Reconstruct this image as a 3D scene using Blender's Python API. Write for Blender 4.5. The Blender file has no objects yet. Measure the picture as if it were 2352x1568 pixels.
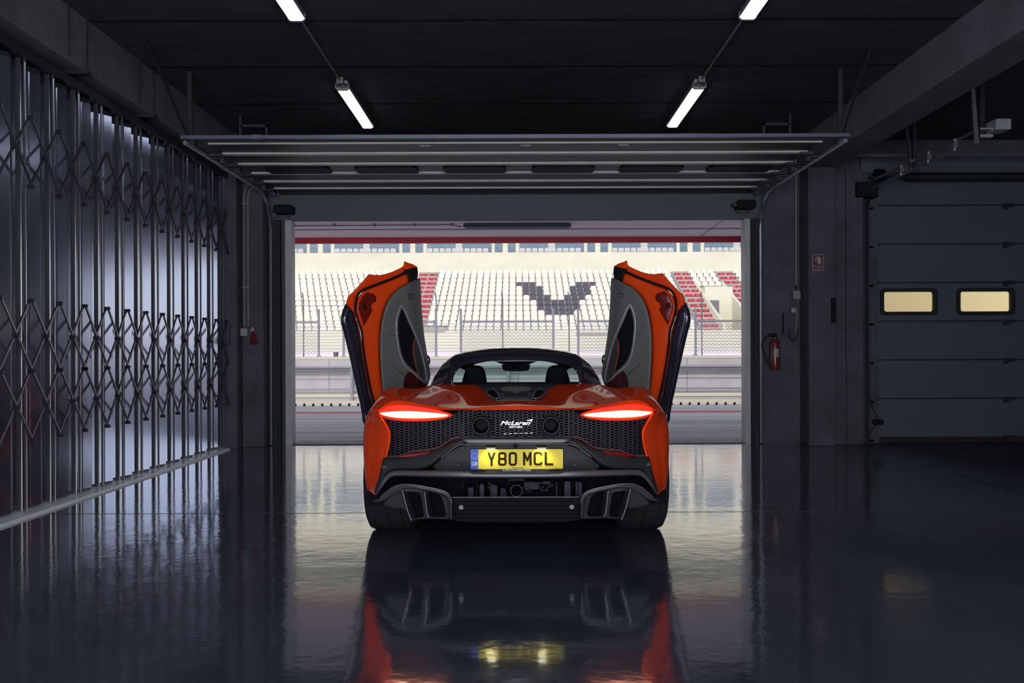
import bpy, math, random
from mathutils import Vector, geometry
random.seed(7)
R = math.radians
SC = bpy.context.scene
COL = SC.collection

# ------------------------------------------------------------------ camera, world, lights, exposure
F, CX, CY, CH = 2200.0, 1185.0, 808.0, 1.13
cam = bpy.data.cameras.new('camera'); cam.sensor_width = 36.0; cam.lens = F/2352*36.0
cam.shift_x = -9/2352; cam.shift_y = 24/2352; cam.clip_end = 400; cam.clip_start = 0.05
co = bpy.data.objects.new('camera', cam); COL.objects.link(co)
co.location = (0, 0, CH); co.rotation_euler = (R(90), 0.0033, 0)
SC.camera = co
SC.view_settings.view_transform = 'Standard'; SC.view_settings.look = 'None'
SC.view_settings.gamma = 1.0; SC.view_settings.use_curve_mapping = False
SC.view_settings.exposure = 0.0
SC.cycles.max_bounces = 10; SC.cycles.diffuse_bounces = 5; SC.cycles.glossy_bounces = 6
SC.cycles.transparent_max_bounces = 12; SC.cycles.sample_clamp_indirect = 6.0

w = bpy.data.worlds.new('sky'); SC.world = w; w.use_nodes = True
nt = w.node_tree; bg = nt.nodes['Background']
sky = nt.nodes.new('ShaderNodeTexSky'); sky.sky_type = 'NISHITA'; sky.sun_disc = False
sky.sun_elevation = R(38); sky.sun_rotation = R(200)
hs_w = nt.nodes.new('ShaderNodeHueSaturation'); hs_w.inputs['Saturation'].default_value = .35
nt.links.new(sky.outputs[0], hs_w.inputs['Color']); nt.links.new(hs_w.outputs[0], bg.inputs[0]); bg.inputs[1].default_value = 0.20
sun = bpy.data.lights.new('sun', 'SUN'); sun.energy = 0.78; sun.angle = R(0.6); sun.color = (1.0, 0.95, 0.86)
so = bpy.data.objects.new('sun', sun); COL.objects.link(so)
so.rotation_euler = Vector((0.22, 1.0, -0.80)).to_track_quat('-Z', 'Y').to_euler(); so.location = (-5, -10, 30)
TUBE_POWER = 4.0

# ------------------------------------------------------------------ helpers
def W(px, py, d):
    return Vector(((px-CX)*d/F, d, CH-(py-CY)*d/F))
def D(dx, py, d):                       # sideways offset from the middle line, in photo pixels
    return Vector((dx*d/F, d, CH-(py-CY)*d/F))

class MB:
    def __init__(s): s.v = []; s.f = []; s.m = []; s.slot = 0
    def add(s, vs, fs):
        o = len(s.v); s.v += [tuple(v) for v in vs]
        for f in fs: s.f.append([o+i for i in f]); s.m.append(s.slot)
        return s
    def box(s, x0, x1, y0, y1, z0, z1):
        return s.add([(x0,y0,z0),(x1,y0,z0),(x1,y1,z0),(x0,y1,z0),(x0,y0,z1),(x1,y0,z1),(x1,y1,z1),(x0,y1,z1)],
                     [(0,3,2,1),(4,5,6,7),(0,1,5,4),(1,2,6,5),(2,3,7,6),(3,0,4,7)])
    def bevbox(s, x0, x1, y0, y1, z0, z1, b):    # chamfered along the edges facing -y
        pts = [(x0+b,z0),(x1-b,z0),(x1,z0+b),(x1,z1-b),(x1-b,z1),(x0+b,z1),(x0,z1-b),(x0,z0+b)]
        return s.prism([(p[0], p[1]) for p in pts], y0, y1)
    def prism(s, pts, y0, y1):                    # xz outline extruded along y
        n = len(pts)
        return s.add([(p[0], y0, p[1]) for p in pts]+[(p[0], y1, p[1]) for p in pts],
                     [tuple(range(n)), tuple(range(2*n-1, n-1, -1))]+[(i, i+n, (i+1) % n+n, (i+1) % n) for i in range(n)])
    def prismx(s, pts, x0, x1):                   # yz outline extruded along x
        n = len(pts)
        return s.add([(x0, p[0], p[1]) for p in pts]+[(x1, p[0], p[1]) for p in pts],
                     [tuple(range(n)), tuple(range(2*n-1, n-1, -1))]+[(i, i+n, (i+1) % n+n, (i+1) % n) for i in range(n)])
    def tube(s, pts, r, n=8, cap=True):
        pts = [Vector(p) for p in pts]; rs = r if isinstance(r, (list, tuple)) else [r]*len(pts)
        vs = []; up = None
        for i, p in enumerate(pts):
            a = pts[max(i-1, 0)]; b = pts[min(i+1, len(pts)-1)]; t = (b-a)
            if t.length < 1e-9: t = Vector((0, 0, 1))
            t.normalize()
            if up is None: up = Vector((0, 0, 1)) if abs(t.z) < .9 else Vector((1, 0, 0))
            u = t.cross(up); u.normalize(); v = u.cross(t); up = v
            for k in range(n):
                q = 2*math.pi*(k+.5)/n; vs.append(p+u*math.cos(q)*rs[i]+v*math.sin(q)*rs[i])
        fs = []
        for i in range(len(pts)-1):
            for k in range(n): fs.append((i*n+k, i*n+(k+1) % n, (i+1)*n+(k+1) % n, (i+1)*n+k))
        if cap: fs += [tuple(range(n-1, -1, -1)), tuple((len(pts)-1)*n+k for k in range(n))]
        return s.add(vs, fs)
    def lathe(s, prof, c, axis='y', n=32, close=False):   # prof: (along, radius)
        vs = []; fs = []
        for a, r in prof:
            for k in range(n):
                q = 2*math.pi*k/n; u, v = r*math.cos(q), r*math.sin(q)
                if axis == 'y': vs.append((c[0]+u, c[1]+a, c[2]+v))
                elif axis == 'x': vs.append((c[0]+a, c[1]+u, c[2]+v))
                else: vs.append((c[0]+u, c[1]+v, c[2]+a))
        m = len(prof)
        for i in range(m if close else m-1):
            for k in range(n):
                j = (i+1) % m; fs.append((i*n+k, i*n+(k+1) % n, j*n+(k+1) % n, j*n+k))
        return s.add(vs, fs)
    def grid(s, rows, flip=False):
        m = len(rows); n = len(rows[0]); vs = [p for r in rows for p in r]; fs = []
        for i in range(m-1):
            for j in range(n-1):
                q = (i*n+j, i*n+j+1, (i+1)*n+j+1, (i+1)*n+j); fs.append(q[::-1] if flip else q)
        return s.add(vs, fs)
    def merge(s, o, fn=None):
        vs = o.v if fn is None else [fn(v) for v in o.v]
        k = len(s.v); s.v += [tuple(v) for v in vs]
        for f, m in zip(o.f, o.m): s.f.append([k+i for i in f]); s.m.append(m)
        return s
    def mirrored(s):
        o = MB(); o.v = [(-v[0], v[1], v[2]) for v in s.v]; o.f = [f[::-1] for f in s.f]; o.m = list(s.m); return o
    def both(s):
        return s.merge(s.mirrored())

def wloc(o):
    l = Vector((0, 0, 0))
    while o is not None: l += Vector(o.location); o = o.parent
    return l
def build(name, mb, mat, parent=None, smooth=True, angle=35, label=None, recalc=True, bevel=0, sub=0):
    me = bpy.data.meshes.new(name); off = wloc(parent)
    me.from_pydata([tuple(Vector(v)-off) for v in mb.v], [], mb.f)
    mats = mat if isinstance(mat, (list, tuple)) else [mat]
    for m in mats: me.materials.append(m)
    if len(mats) > 1: me.polygons.foreach_set('material_index', mb.m)
    if recalc:
        import bmesh
        bm = bmesh.new(); bm.from_mesh(me); bmesh.ops.recalc_face_normals(bm, faces=bm.faces[:]); bm.to_mesh(me); bm.free()
    if smooth:
        me.polygons.foreach_set('use_smooth', [True]*len(me.polygons)); me.set_sharp_from_angle(angle=R(angle))
    me.update()
    o = bpy.data.objects.new(name, me); COL.objects.link(o); o.parent = parent
    if label: o['label'] = label
    if bevel:
        b = o.modifiers.new('bevel', 'BEVEL'); b.width = bevel; b.segments = 2; b.limit_method = 'ANGLE'; b.angle_limit = R(40)
    return o
def tag(o, label, cat, group=None, kind=None):
    o['label'] = label; o['category'] = cat
    if group: o['group'] = group
    if kind: o['kind'] = kind
    return o
def thing(name, loc, label, cat, group=None):
    o = bpy.data.objects.new(name, None); COL.objects.link(o); o.location = loc; o.empty_display_size = .2
    return tag(o, label, cat, group)
def struct(name, mb, mat, parent=None, label=None, **k):
    o = build(name, mb, mat, parent, label=label, **k)
    if parent is None: o['kind'] = 'structure'
    return o
def kids(o): return [c for c in o.children]
def copy_tree(o, parent=None):
    c = o.copy(); COL.objects.link(c); c.parent = parent
    for ch in kids(o): copy_tree(ch, c)
    return c

def cr(pts, n=6, closed=False):                    # Catmull-Rom through points of any dimension
    m = len(pts); out = []
    g = (lambda i: pts[i % m]) if closed else (lambda i: pts[min(max(i, 0), m-1)])
    for i in range(m if closed else m-1):
        a, b, c, d = g(i-1), g(i), g(i+1), g(i+2)
        for k in range(n):
            t = k/n
            out.append(tuple(.5*((2*b[j])+(-a[j]+c[j])*t+(2*a[j]-5*b[j]+4*c[j]-d[j])*t*t+(-a[j]+3*b[j]-3*c[j]+d[j])*t**3) for j in range(len(b))))
    if not closed: out.append(tuple(pts[-1]))
    return out
def surf(rows, nu=5, nv=5):                        # smooth surface through a net of points
    rr = [cr([tuple(p) for p in r], nu) for r in rows]
    cols = [cr([r[j] for r in rr], nv) for j in range(len(rr[0]))]
    return [[cols[j][i] for j in range(len(cols))] for i in range(len(cols[0]))]
def inside(p, poly):
    x, y = p; c = False; j = len(poly)-1
    for i in range(len(poly)):
        xi, yi = poly[i][:2]; xj, yj = poly[j][:2]
        if (yi > y) != (yj > y) and x < (xj-xi)*(y-yi)/(yj-yi)+xi: c = not c
        j = i
    return c
def edist(p, poly):
    best = 1e9; n = len(poly); px, py = p
    for i in range(n):
        ax, ay = poly[i][:2]; bx, by = poly[(i+1) % n][:2]; dx, dy = bx-ax, by-ay; L = dx*dx+dy*dy
        t = 0 if L == 0 else max(0, min(1, ((px-ax)*dx+(py-ay)*dy)/L))
        best = min(best, math.hypot(px-ax-t*dx, py-ay-t*dy))
    return best
def puff(poly, depth, step=6.0, rr=0.0, rh=0.0, thick=0.02, holes=(), mb=None, pt=D):
    """A solid plate of real thickness: outline in (dx, y), depth(dx,y) in metres, edges rounded over rr by rh."""
    mb = mb or MB(); dd = depth if callable(depth) else (lambda x, y: depth)
    rs_ = []
    for i, p in enumerate(poly):
        q = poly[(i+1) % len(poly)]; L_ = math.hypot(q[0]-p[0], q[1]-p[1])
        if L_ < .25: continue
        k_ = max(1, int(L_/max(1.5, step*.55))) if rr else 1
        rs_ += [(p[0]+(q[0]-p[0])*j/k_, p[1]+(q[1]-p[1])*j/k_) for j in range(k_)]
    poly = rs_
    n = len(poly); pts = [Vector((p[0], p[1])) for p in poly]; edges = [(i, (i+1) % n) for i in range(n)]
    hs = []
    for h in holes:
        k = len(pts); pts += [Vector((p[0], p[1])) for p in h]; edges += [(k+i, k+(i+1) % len(h)) for i in range(len(h))]
        hs.append((k, len(h)))
    x0 = min(p[0] for p in poly); x1 = max(p[0] for p in poly); y0 = min(p[1] for p in poly); y1 = max(p[1] for p in poly)
    nx = int((x1-x0)/step)+1; ny = int((y1-y0)/step)+1
    for i in range(nx):
        for j in range(ny):
            q = (x0+step*(i+.5), y0+step*(j+.5))
            if inside(q, poly) and edist(q, poly) > rr+step*.35 and not any(inside(q, h) or edist(q, h) < step*.35 for h in holes): pts.append(Vector(q))
    if rr:                                           # a ring of points just inside the edge
        for i in range(n):
            a, b = Vector(poly[i-1][:2]), Vector(poly[(i+1) % n][:2]); t = b-a
            if t.length == 0: continue
            t.normalize()
            for s in (1, -1):
                for fr in (.07, .22, .45, .72, 1.0):
                    q = Vector(poly[i][:2])+Vector((-t.y, t.x))*s*rr*fr
                    if inside(q, poly) and edist(q, poly) > rr*fr*.93: pts.append(q)
    vo, eo, fo, ov, oe, of = geometry.delaunay_2d_cdt(pts, edges, [], 1, 1e-5)
    fo = [f for f in fo if not any(inside(((sum(vo[i].x for i in f))/len(f), (sum(vo[i].y for i in f))/len(f)), h) for h in holes)]
    used = sorted({i for f in fo for i in f}); mp = {o: i for i, o in enumerate(used)}
    fr = []; bk = []
    for i in used:
        x, y = vo[i].x, vo[i].y; t = edist((x, y), poly); d = dd(x, y); off = 0.0
        if rr and t < rr: u = 1-t/rr; off = rh*(1-math.sqrt(max(0, 1-u*u)))
        fr.append(pt(x, y, d+off)); bk.append(pt(x, y, d+max(rh, 0)+thick))
    F1 = [tuple(mp[i] for i in f) for f in fo]; m = len(used)
    cnt = {}
    for f in F1:
        for a, b in zip(f, f[1:]+f[:1]): cnt[(a, b)] = 1
    fs = list(F1)+[tuple(i+m for i in f[::-1]) for f in F1]
    for (a, b) in cnt:
        if (b, a) not in cnt: fs.append((b, a, a+m, b+m))
    mb.add(fr+bk, fs); return mb
def strip(path, d, wd, thick=.006, mb=None, pt=D, n=6):   # a raised bead that follows a line
    mb = mb or MB(); dd = d if callable(d) else (lambda x, y: d)
    mb.tube([pt(x, y, dd(x, y)) for x, y in path], wd, n); return mb

def textmesh(s, size, loc, bold=0.0, shear=0.0, extrude=.001, align='CENTER', stretch=1.0, back=False):
    """lettering facing -y, centred at loc"""
    c = bpy.data.curves.new('t', 'FONT'); c.body = s; c.size = size; c.offset = bold; c.shear = shear; c.extrude = extrude; c.resolution_u = 6; c.fill_mode = 'BOTH'
    c.align_x = align; c.align_y = 'CENTER'
    o = bpy.data.objects.new('t', c); COL.objects.link(o)
    dg = bpy.context.evaluated_depsgraph_get(); me = bpy.data.meshes.new_from_object(o.evaluated_get(dg))
    mb = MB(); mb.add([(loc[0]+v.co.x*stretch, loc[1]-v.co.z, loc[2]+v.co.y) for v in me.vertices], [tuple(p.vertices) for p in me.polygons])
    bpy.data.objects.remove(o); bpy.data.curves.remove(c); bpy.data.meshes.remove(me)
    return mb

# ------------------------------------------------------------------ materials
def mat(name, col, rough=.5, metal=0.0, noise=0.0, nscale=8.0, bump=0.0, bscale=60.0, coat=0.0, stretch=(1, 1, 1), rvar=0.0, spec=.5, col2=None, coat_r=.03):
    m = bpy.data.materials.new(name); m.use_nodes = True; t = m.node_tree; b = t.nodes['Principled BSDF']
    b.inputs['Base Color'].default_value = (*col, 1); b.inputs['Roughness'].default_value = rough
    b.inputs['Metallic'].default_value = metal; b.inputs['Coat Weight'].default_value = coat; b.inputs['Coat Roughness'].default_value = coat_r
    b.inputs['Specular IOR Level'].default_value = spec
    tc = t.nodes.new('ShaderNodeTexCoord'); mp = t.nodes.new('ShaderNodeMapping'); mp.inputs['Scale'].default_value = stretch
    t.links.new(tc.outputs['Object'], mp.inputs[0])
    nz = t.nodes.new('ShaderNodeTexNoise'); nz.inputs['Scale'].default_value = nscale; nz.inputs['Detail'].default_value = 6; nz.inputs['Roughness'].default_value = .6
    t.links.new(mp.outputs[0], nz.inputs['Vector'])
    if noise or col2:
        r = t.nodes.new('ShaderNodeValToRGB'); r.color_ramp.elements[0].position = .3; r.color_ramp.elements[1].position = .7
        c2 = col2 or tuple(min(1, c*(1+noise)) for c in col); c1 = col if col2 else tuple(c*(1-noise) for c in col)
        r.color_ramp.elements[0].color = (*c1, 1); r.color_ramp.elements[1].color = (*c2, 1)
        t.links.new(nz.outputs[0], r.inputs[0]); t.links.new(r.outputs[0], b.inputs['Base Color'])
    if rvar:
        mr = t.nodes.new('ShaderNodeMapRange'); mr.inputs[1].default_value = .3; mr.inputs[2].default_value = .7
        mr.inputs[3].default_value = max(0, rough-rvar); mr.inputs[4].default_value = rough+rvar
        t.links.new(nz.outputs[0], mr.inputs[0]); t.links.new(mr.outputs[0], b.inputs['Roughness'])
    if bump:
        n2 = t.nodes.new('ShaderNodeTexNoise'); n2.inputs['Scale'].default_value = bscale; n2.inputs['Detail'].default_value = 5
        t.links.new(mp.outputs[0], n2.inputs['Vector'])
        bp = t.nodes.new('ShaderNodeBump'); bp.inputs['Strength'].default_value = bump; bp.inputs['Distance'].default_value = .01
        t.links.new(n2.outputs[0], bp.inputs['Height']); t.links.new(bp.outputs[0], b.inputs['Normal'])
    return m
def emis(name, col, st):
    m = bpy.data.materials.new(name); m.use_nodes = True; t = m.node_tree; b = t.nodes['Principled BSDF']
    b.inputs['Base Color'].default_value = (*col, 1); b.inputs['Emission Color'].default_value = (*col, 1); b.inputs['Emission Strength'].default_value = st
    return m
def glass(name, col, rough=0.0, gl=.12):
    m = bpy.data.materials.new(name); m.use_nodes = True; t = m.node_tree
    t.nodes.remove(t.nodes['Principled BSDF']); out = t.nodes['Material Output']
    a = t.nodes.new('ShaderNodeBsdfTransparent'); a.inputs[0].default_value = (*col, 1)
    g = t.nodes.new('ShaderNodeBsdfGlossy'); g.inputs['Roughness'].default_value = rough
    x = t.nodes.new('ShaderNodeMixShader'); x.inputs[0].default_value = .07
    t.links.new(a.outputs[0], x.inputs[1]); t.links.new(g.outputs[0], x.inputs[2]); t.links.new(x.outputs[0], out.inputs[0])
    return m

M = {}
M['ceil'] = mat('ceiling_concrete', (.045, .04, .055), .85, noise=.35, nscale=1.6, bump=.3, bscale=25, stretch=(1, 4, 1))
M['conc'] = mat('dark_concrete', (.068, .065, .088), .8, noise=.3, nscale=2.5, bump=.3, bscale=30)
M['beam'] = mat('beam_concrete', (.125, .12, .145), .8, noise=.25, nscale=2.0, bump=.4, bscale=22)
M['lintel'] = mat('painted_lintel', (.088, .092, .125), .6, noise=.08, nscale=1.5)
M['jamb'] = mat('jamb_paint', (.42, .42, .46), .45, noise=.12, nscale=4)
M['doorp'] = mat('sectional_door_paint', (.072, .083, .116), .5, noise=.06, nscale=2, bump=.05, bscale=80)
M['doorg'] = mat('raised_door_paint', (.055, .052, .058), .5, noise=.1, nscale=2, stretch=(.3, 2, 1))
M['doorl'] = mat('raised_door_lip', (.60, .58, .56), .4, noise=.1, nscale=2)
M['steel'] = mat('galvanised_steel', (.50, .51, .55), .32, .9, noise=.15, nscale=20)
M['dsteel'] = mat('dark_steel', (.06, .06, .08), .4, .7, noise=.2, nscale=15)
M['black'] = mat('black_plastic', (.010, .010, .013), .6, noise=.2, nscale=30, spec=.12)
M['rubber'] = mat('black_rubber', (.018, .018, .020), .65, spec=.3, noise=.2, nscale=40, bump=.15, bscale=90)
M['kerbw'] = mat('threshold_white', (.88, .89, .92), .3, noise=.08, nscale=6)
M['fold_shade'] = mat('partition_fold_shade', (.03, .032, .055), .5, .2, noise=.1, nscale=5)  # dark colour paints the shade in each panel's fold
M['rail'] = mat('cross_rail_steel', (.16, .17, .22), .4, .5, noise=.1)
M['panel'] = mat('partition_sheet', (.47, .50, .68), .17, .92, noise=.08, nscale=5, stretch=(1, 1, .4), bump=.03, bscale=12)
M['post'] = mat('partition_post', (.62, .64, .72), .22, .95, noise=.05, nscale=10)
M['bar'] = mat('lattice_bar', (.12, .12, .16), .30, .8, noise=.1, nscale=20)
M['fix'] = mat('fixture_grey', (.30, .30, .33), .5, noise=.1, nscale=10)
M['rear_fill'] = emis('rear_fill_light', (.90, .94, 1.0), 12.0)  # emission of the added fill panel behind the camera
M['tube'] = emis('lamp_diffuser', (.93, .96, 1.0), TUBE_POWER)
M['cond'] = mat('conduit_cream', (.22, .21, .19), .45, noise=.1, nscale=10)
M['redp'] = mat('extinguisher_red', (.14, .02, .02), .3, coat=.4, noise=.1, nscale=10)
M['white'] = mat('white_enamel', (.36, .36, .38), .4, noise=.05, nscale=10)
M['signr'] = mat('sign_red', (.13, .02, .03), .5, noise=.08, nscale=12)

# glossy epoxy floor
def floor_mat():
    m = mat('epoxy_floor', (.075, .08, .10), .09, noise=0, coat=0, spec=.9)
    t = m.node_tree; b = t.nodes['Principled BSDF']; L = t.links
    tc = t.nodes.new('ShaderNodeTexCoord')
    def nz(sc, det, stretch, rough=.6):
        mp = t.nodes.new('ShaderNodeMapping'); mp.inputs['Scale'].default_value = stretch; L.new(tc.outputs['Object'], mp.inputs[0])
        n = t.nodes.new('ShaderNodeTexNoise'); n.inputs['Scale'].default_value = sc; n.inputs['Detail'].default_value = det; n.inputs['Roughness'].default_value = rough
        L.new(mp.outputs[0], n.inputs['Vector']); return n
    c = nz(.7, 6, (1, 1, 1)); r = t.nodes.new('ShaderNodeValToRGB')
    r.color_ramp.elements[0].position = .3; r.color_ramp.elements[1].position = .72
    r.color_ramp.elements[0].color = (.044, .050, .078, 1); r.color_ramp.elements[1].color = (.072, .082, .122, 1)
    L.new(c.outputs[0], r.inputs[0]); L.new(r.outputs[0], b.inputs['Base Color'])
    c2 = nz(2.2, 8, (1, 1, 1), .7); mr = t.nodes.new('ShaderNodeMapRange'); mr.inputs[1].default_value = .35; mr.inputs[2].default_value = .75
    mr.inputs[3].default_value = .045; mr.inputs[4].default_value = .16
    L.new(c2.outputs[0], mr.inputs[0])
    # right-hand floor made rough and dull to hide the door panes' reflections
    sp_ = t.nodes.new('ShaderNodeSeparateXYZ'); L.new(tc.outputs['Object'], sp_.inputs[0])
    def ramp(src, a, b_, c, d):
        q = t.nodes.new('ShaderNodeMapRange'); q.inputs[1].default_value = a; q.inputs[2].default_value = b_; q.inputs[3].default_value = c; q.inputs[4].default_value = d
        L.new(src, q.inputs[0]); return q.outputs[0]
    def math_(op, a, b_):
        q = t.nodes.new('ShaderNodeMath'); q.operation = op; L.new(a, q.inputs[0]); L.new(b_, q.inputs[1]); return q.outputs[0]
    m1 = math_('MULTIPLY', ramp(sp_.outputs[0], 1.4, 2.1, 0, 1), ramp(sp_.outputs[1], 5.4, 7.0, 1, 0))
    dull_mask = math_('MAXIMUM', m1, ramp(sp_.outputs[0], 2.9, 4.6, 0, 1))
    L.new(math_('ADD', ramp(dull_mask, 0, 1, 0, .42), mr.outputs[0]), b.inputs['Roughness'])
    L.new(ramp(dull_mask, 0, 1, 1.0, 0), b.inputs['Coat Weight']); L.new(ramp(dull_mask, 0, 1, .5, .1), b.inputs['Specular IOR Level'])
    w1 = nz(4.5, 3, (1, 1, 1)); w2 = nz(26, 2, (1, 1, 1))
    mx = t.nodes.new('ShaderNodeMath'); mx.operation = 'MULTIPLY_ADD'; mx.inputs[1].default_value = .10
    L.new(w2.outputs[0], mx.inputs[0]); L.new(w1.outputs[0], mx.inputs[2])
    bp = t.nodes.new('ShaderNodeBump'); bp.inputs['Strength'].default_value = .38; bp.inputs['Distance'].default_value = .004
    L.new(mx.outputs[0], bp.inputs['Height']); L.new(bp.outputs[0], b.inputs['Normal']); L.new(bp.outputs[0], b.inputs['Coat Normal'])
    b.inputs['IOR'].default_value = 1.5; b.inputs['Coat Weight'].default_value = .5; b.inputs['Coat Roughness'].default_value = .085
    return m
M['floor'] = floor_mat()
# ------------------------------------------------------------------ the garage
YW = 11.75                                   # inner face of the front wall
XL, XR = -3.60, 10.4
OL, OR_, OT = -2.745, 2.805, 2.75              # the doorway
ZC = 3.71
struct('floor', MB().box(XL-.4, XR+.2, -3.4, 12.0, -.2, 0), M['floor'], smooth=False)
struct('ceiling', MB().box(XL-.4, XR+.2, -3.4, YW, ZC, ZC+.25), M['ceil'], smooth=False)
mb = MB().box(XL-.4, OL-.012, YW, YW+.16, 0, ZC).box(OL-.012, OR_+.012, YW, YW+.16, OT+.01, ZC).box(OR_+.012, 4.45, YW, YW+.16, 0, ZC).box(4.45, 9.9, YW, YW+.16, 3.35, ZC).box(9.9, XR+.2, YW, YW+.16, 0, ZC)
struct('wall_front', mb, M['conc'], smooth=False)
YB = -3.2
struct('wall_back', MB().box(XL-.4, XR+.2, YB-.2, YB, 0, ZC), M['conc'], smooth=False)
wg = struct('rear_fill_panel', MB().box(-2.75, 2.75, YB, YB+.02, .25, 2.9), M['rear_fill'], label='added light panel on the back wall behind the viewpoint', smooth=False)  # unseen glowing panel, added to light the rear of the car
mm = MB()
for xx in (-2.8, -1.4, -.02, 1.36, 2.75): mm.box(xx, xx+.05, YB, YB+.05, .2, 2.95)
for zz in (.2, 1.1, 2.0, 2.9): mm.box(-2.8, 2.8, YB, YB+.045, zz, zz+.05)
build('fill_panel_frame', mm, M['dsteel'], wg, smooth=False)
struct('wall_right', MB().box(XR, XR+.2, -3.4, YW, 0, ZC), M['conc'], smooth=False)
struct('wall_left', MB().box(XL-.25, XL-.08, -3.4, YW, 0, ZC), M['conc'], smooth=False)
struct('trim_1', MB().box(-3.02, 3.05, YW-.04, YW, OT, 3.12), M['lintel'], label='smooth painted lintel panel above the open doorway', smooth=False)
jm = MB().box(OL-.075, OL, YW-.03, YW+.17, 0, OT).box(OR_, OR_+.075, YW-.03, YW+.17, 0, OT)
struct('trim_2', jm, M['jamb'], label='pale painted jambs on both sides of the open doorway', smooth=False)
struct('trim_3', MB().box(OL, OR_, YW-.02, YW+.42, 0, .012), mat('sill_steel', (.10, .10, .12), .5, noise=.2), label='dark threshold strip across the open doorway', smooth=False)
# ceiling joints, downstand beams and piers
jt = MB()
for y in (7.42, 8.62, 5.9, 4.3, 9.9): jt.box(-3.3, 3.45, y, y+.025, ZC-.006, ZC)
struct('trim_4', jt, M['black'], label='thin dark joints between the ceiling slabs', smooth=False)
struct('beam_left', MB().box(-3.64, -3.30, -3.2, 11.35, 3.30, ZC), M['beam'], label='concrete downstand beam along the partition top', smooth=False, bevel=.012)
struct('beam_right', MB().box(3.45, 3.83, -3.2, YW, 3.31, ZC), M['beam'], label='concrete downstand beam between the two bays', smooth=False, bevel=.012)
struct('pier_left', MB().box(-3.52, -3.27, 11.225, YW, 0, ZC).box(-3.27, -3.02, 11.45, YW, 0, ZC), M['conc'], label='concrete pier at the end of the folding partition', smooth=False, bevel=.008)
struct('pier_right', MB().box(3.48, 3.80, 11.38, YW, 0, 3.32).box(3.80, 4.20, 11.56, YW, 0, 3.32).box(3.98, 4.03, 11.52, 11.56, 0, 3.32), M['conc'], label='concrete pier between the two garage doors', smooth=False, bevel=.01)
struct('slab_mass', MB().box(XL-6, XR+6, -3.6, YW+.35, ZC+.25, 5.2), M['conc'], label='unseen mass above the garage, height set for its shadow', smooth=False)  # unseen block, kept low so sunlight reaches the pit wall
for n in ('beam_left', 'beam_right', 'pier_left', 'pier_right', 'slab_mass'): bpy.data.objects[n]['kind'] = 'structure'
# floor joints
fj = MB().box(-3.3, 10.3, 6.74, 6.746, 0, .0015)
a, b = W(1985, 1026, 11.35), W(2352, 1141, 7.47); dv = (b-a).normalized(); nn = Vector((-dv.y, dv.x, 0))*.004
a.z = b.z = 0
fj.add([a-nn+Vector((0, 0, .0015)), b-nn+Vector((0, 0, .0015)), b+nn+Vector((0, 0, .0015)), a+nn+Vector((0, 0, .0015))], [(0, 1, 2, 3)])
struct('trim_5', fj, mat('joint_seal', (.02, .02, .028), .5, noise=.5, nscale=30), label='thin sealed joints in the glossy floor', smooth=False)
# drilled holes on the left reveal
# ---- folding partition on the left
P0, PP, NP = 6.25, .412, 12
LX = -3.40
fp = thing('folding_partition', (-3.45, 8.7, 0), 'grey metal folding partition with scissor lattice along the left side', 'partition')
def sheet(y0):
    m = MB(); z0, z1 = .045, 3.18
    s_ = lambda q: -3.518+.285*(q-.01)
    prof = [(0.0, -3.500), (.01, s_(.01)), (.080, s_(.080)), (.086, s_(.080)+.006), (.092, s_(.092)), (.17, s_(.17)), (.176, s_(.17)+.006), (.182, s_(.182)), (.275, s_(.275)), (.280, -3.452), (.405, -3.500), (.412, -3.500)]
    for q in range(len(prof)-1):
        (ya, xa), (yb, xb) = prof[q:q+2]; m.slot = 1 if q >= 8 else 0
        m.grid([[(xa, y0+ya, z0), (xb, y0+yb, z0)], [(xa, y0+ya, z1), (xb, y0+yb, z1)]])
    return m
ps = build('partition_panel', sheet(0), [M['panel'], M['fold_shade']], None, smooth=False, recalc=False)
ps.parent = fp; ps.location = (3.45, P0-8.7, 0)
pst = build('post', MB().tube([(LX-.012, 0, .03), (LX-.012, 0, 3.19)], .0095, 8).box(-3.475, -3.44, -.006, .010, .03, 3.19), M['post'], None)
pst.parent = fp; pst.location = (3.45, P0-8.7, 0)
def bar(za, zb, off):
    m = MB(); a = Vector((LX+off, 0, za)); b = Vector((LX+off, PP, zb)); t = (b-a).normalized(); n = Vector((0, -t.z, t.y))*.0085; x = Vector((.006, 0, 0))
    m.add([a-n-x, a+n-x, b+n-x, b-n-x, a-n+x, a+n+x, b+n+x, b-n+x], [(0, 1, 2, 3), (4, 7, 6, 5), (0, 4, 5, 1), (1, 5, 6, 2), (2, 6, 7, 3), (3, 7, 4, 0)])
    for p in (a, b, (a+b)/2): m.lathe([(-.014, .001), (-.014, .014), (.014, .014), (.018, .007), (.018, .001)], p, 'x', 8)
    return m
bars = []
for z0, z1 in ((2.29, 2.77), (1.01, 1.50), (.53, 1.01)):
    for za, zb, off in ((z0, z1, .022), (z1, z0, .038)):
        o = build('lattice_bar', bar(za, zb, off), M['bar'], None, angle=30); o.parent = fp; o.location = (3.45, P0-8.7, 0); bars.append(o)
for k in range(1, NP+1):
    for o in [ps, pst]+bars:
        if k == NP and o is not pst: continue
        c = o.copy(); COL.objects.link(c); c.parent = fp; c.location = (3.45, P0+PP*k-8.7, 0)
build('top_track', MB().box(-3.50, -3.36, -2, 11.2, 3.20, 3.225).box(-3.372, -3.36, -2, 11.2, 3.17, 3.20), M['dsteel'], fp, smooth=False)
build('pull_handle', MB().tube([(LX, 11.21, 1.45), (LX+.05, 11.21, 1.45), (LX+.05, 11.21, 1.22), (LX, 11.21, 1.22)], .008), M['dsteel'], fp)
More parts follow.
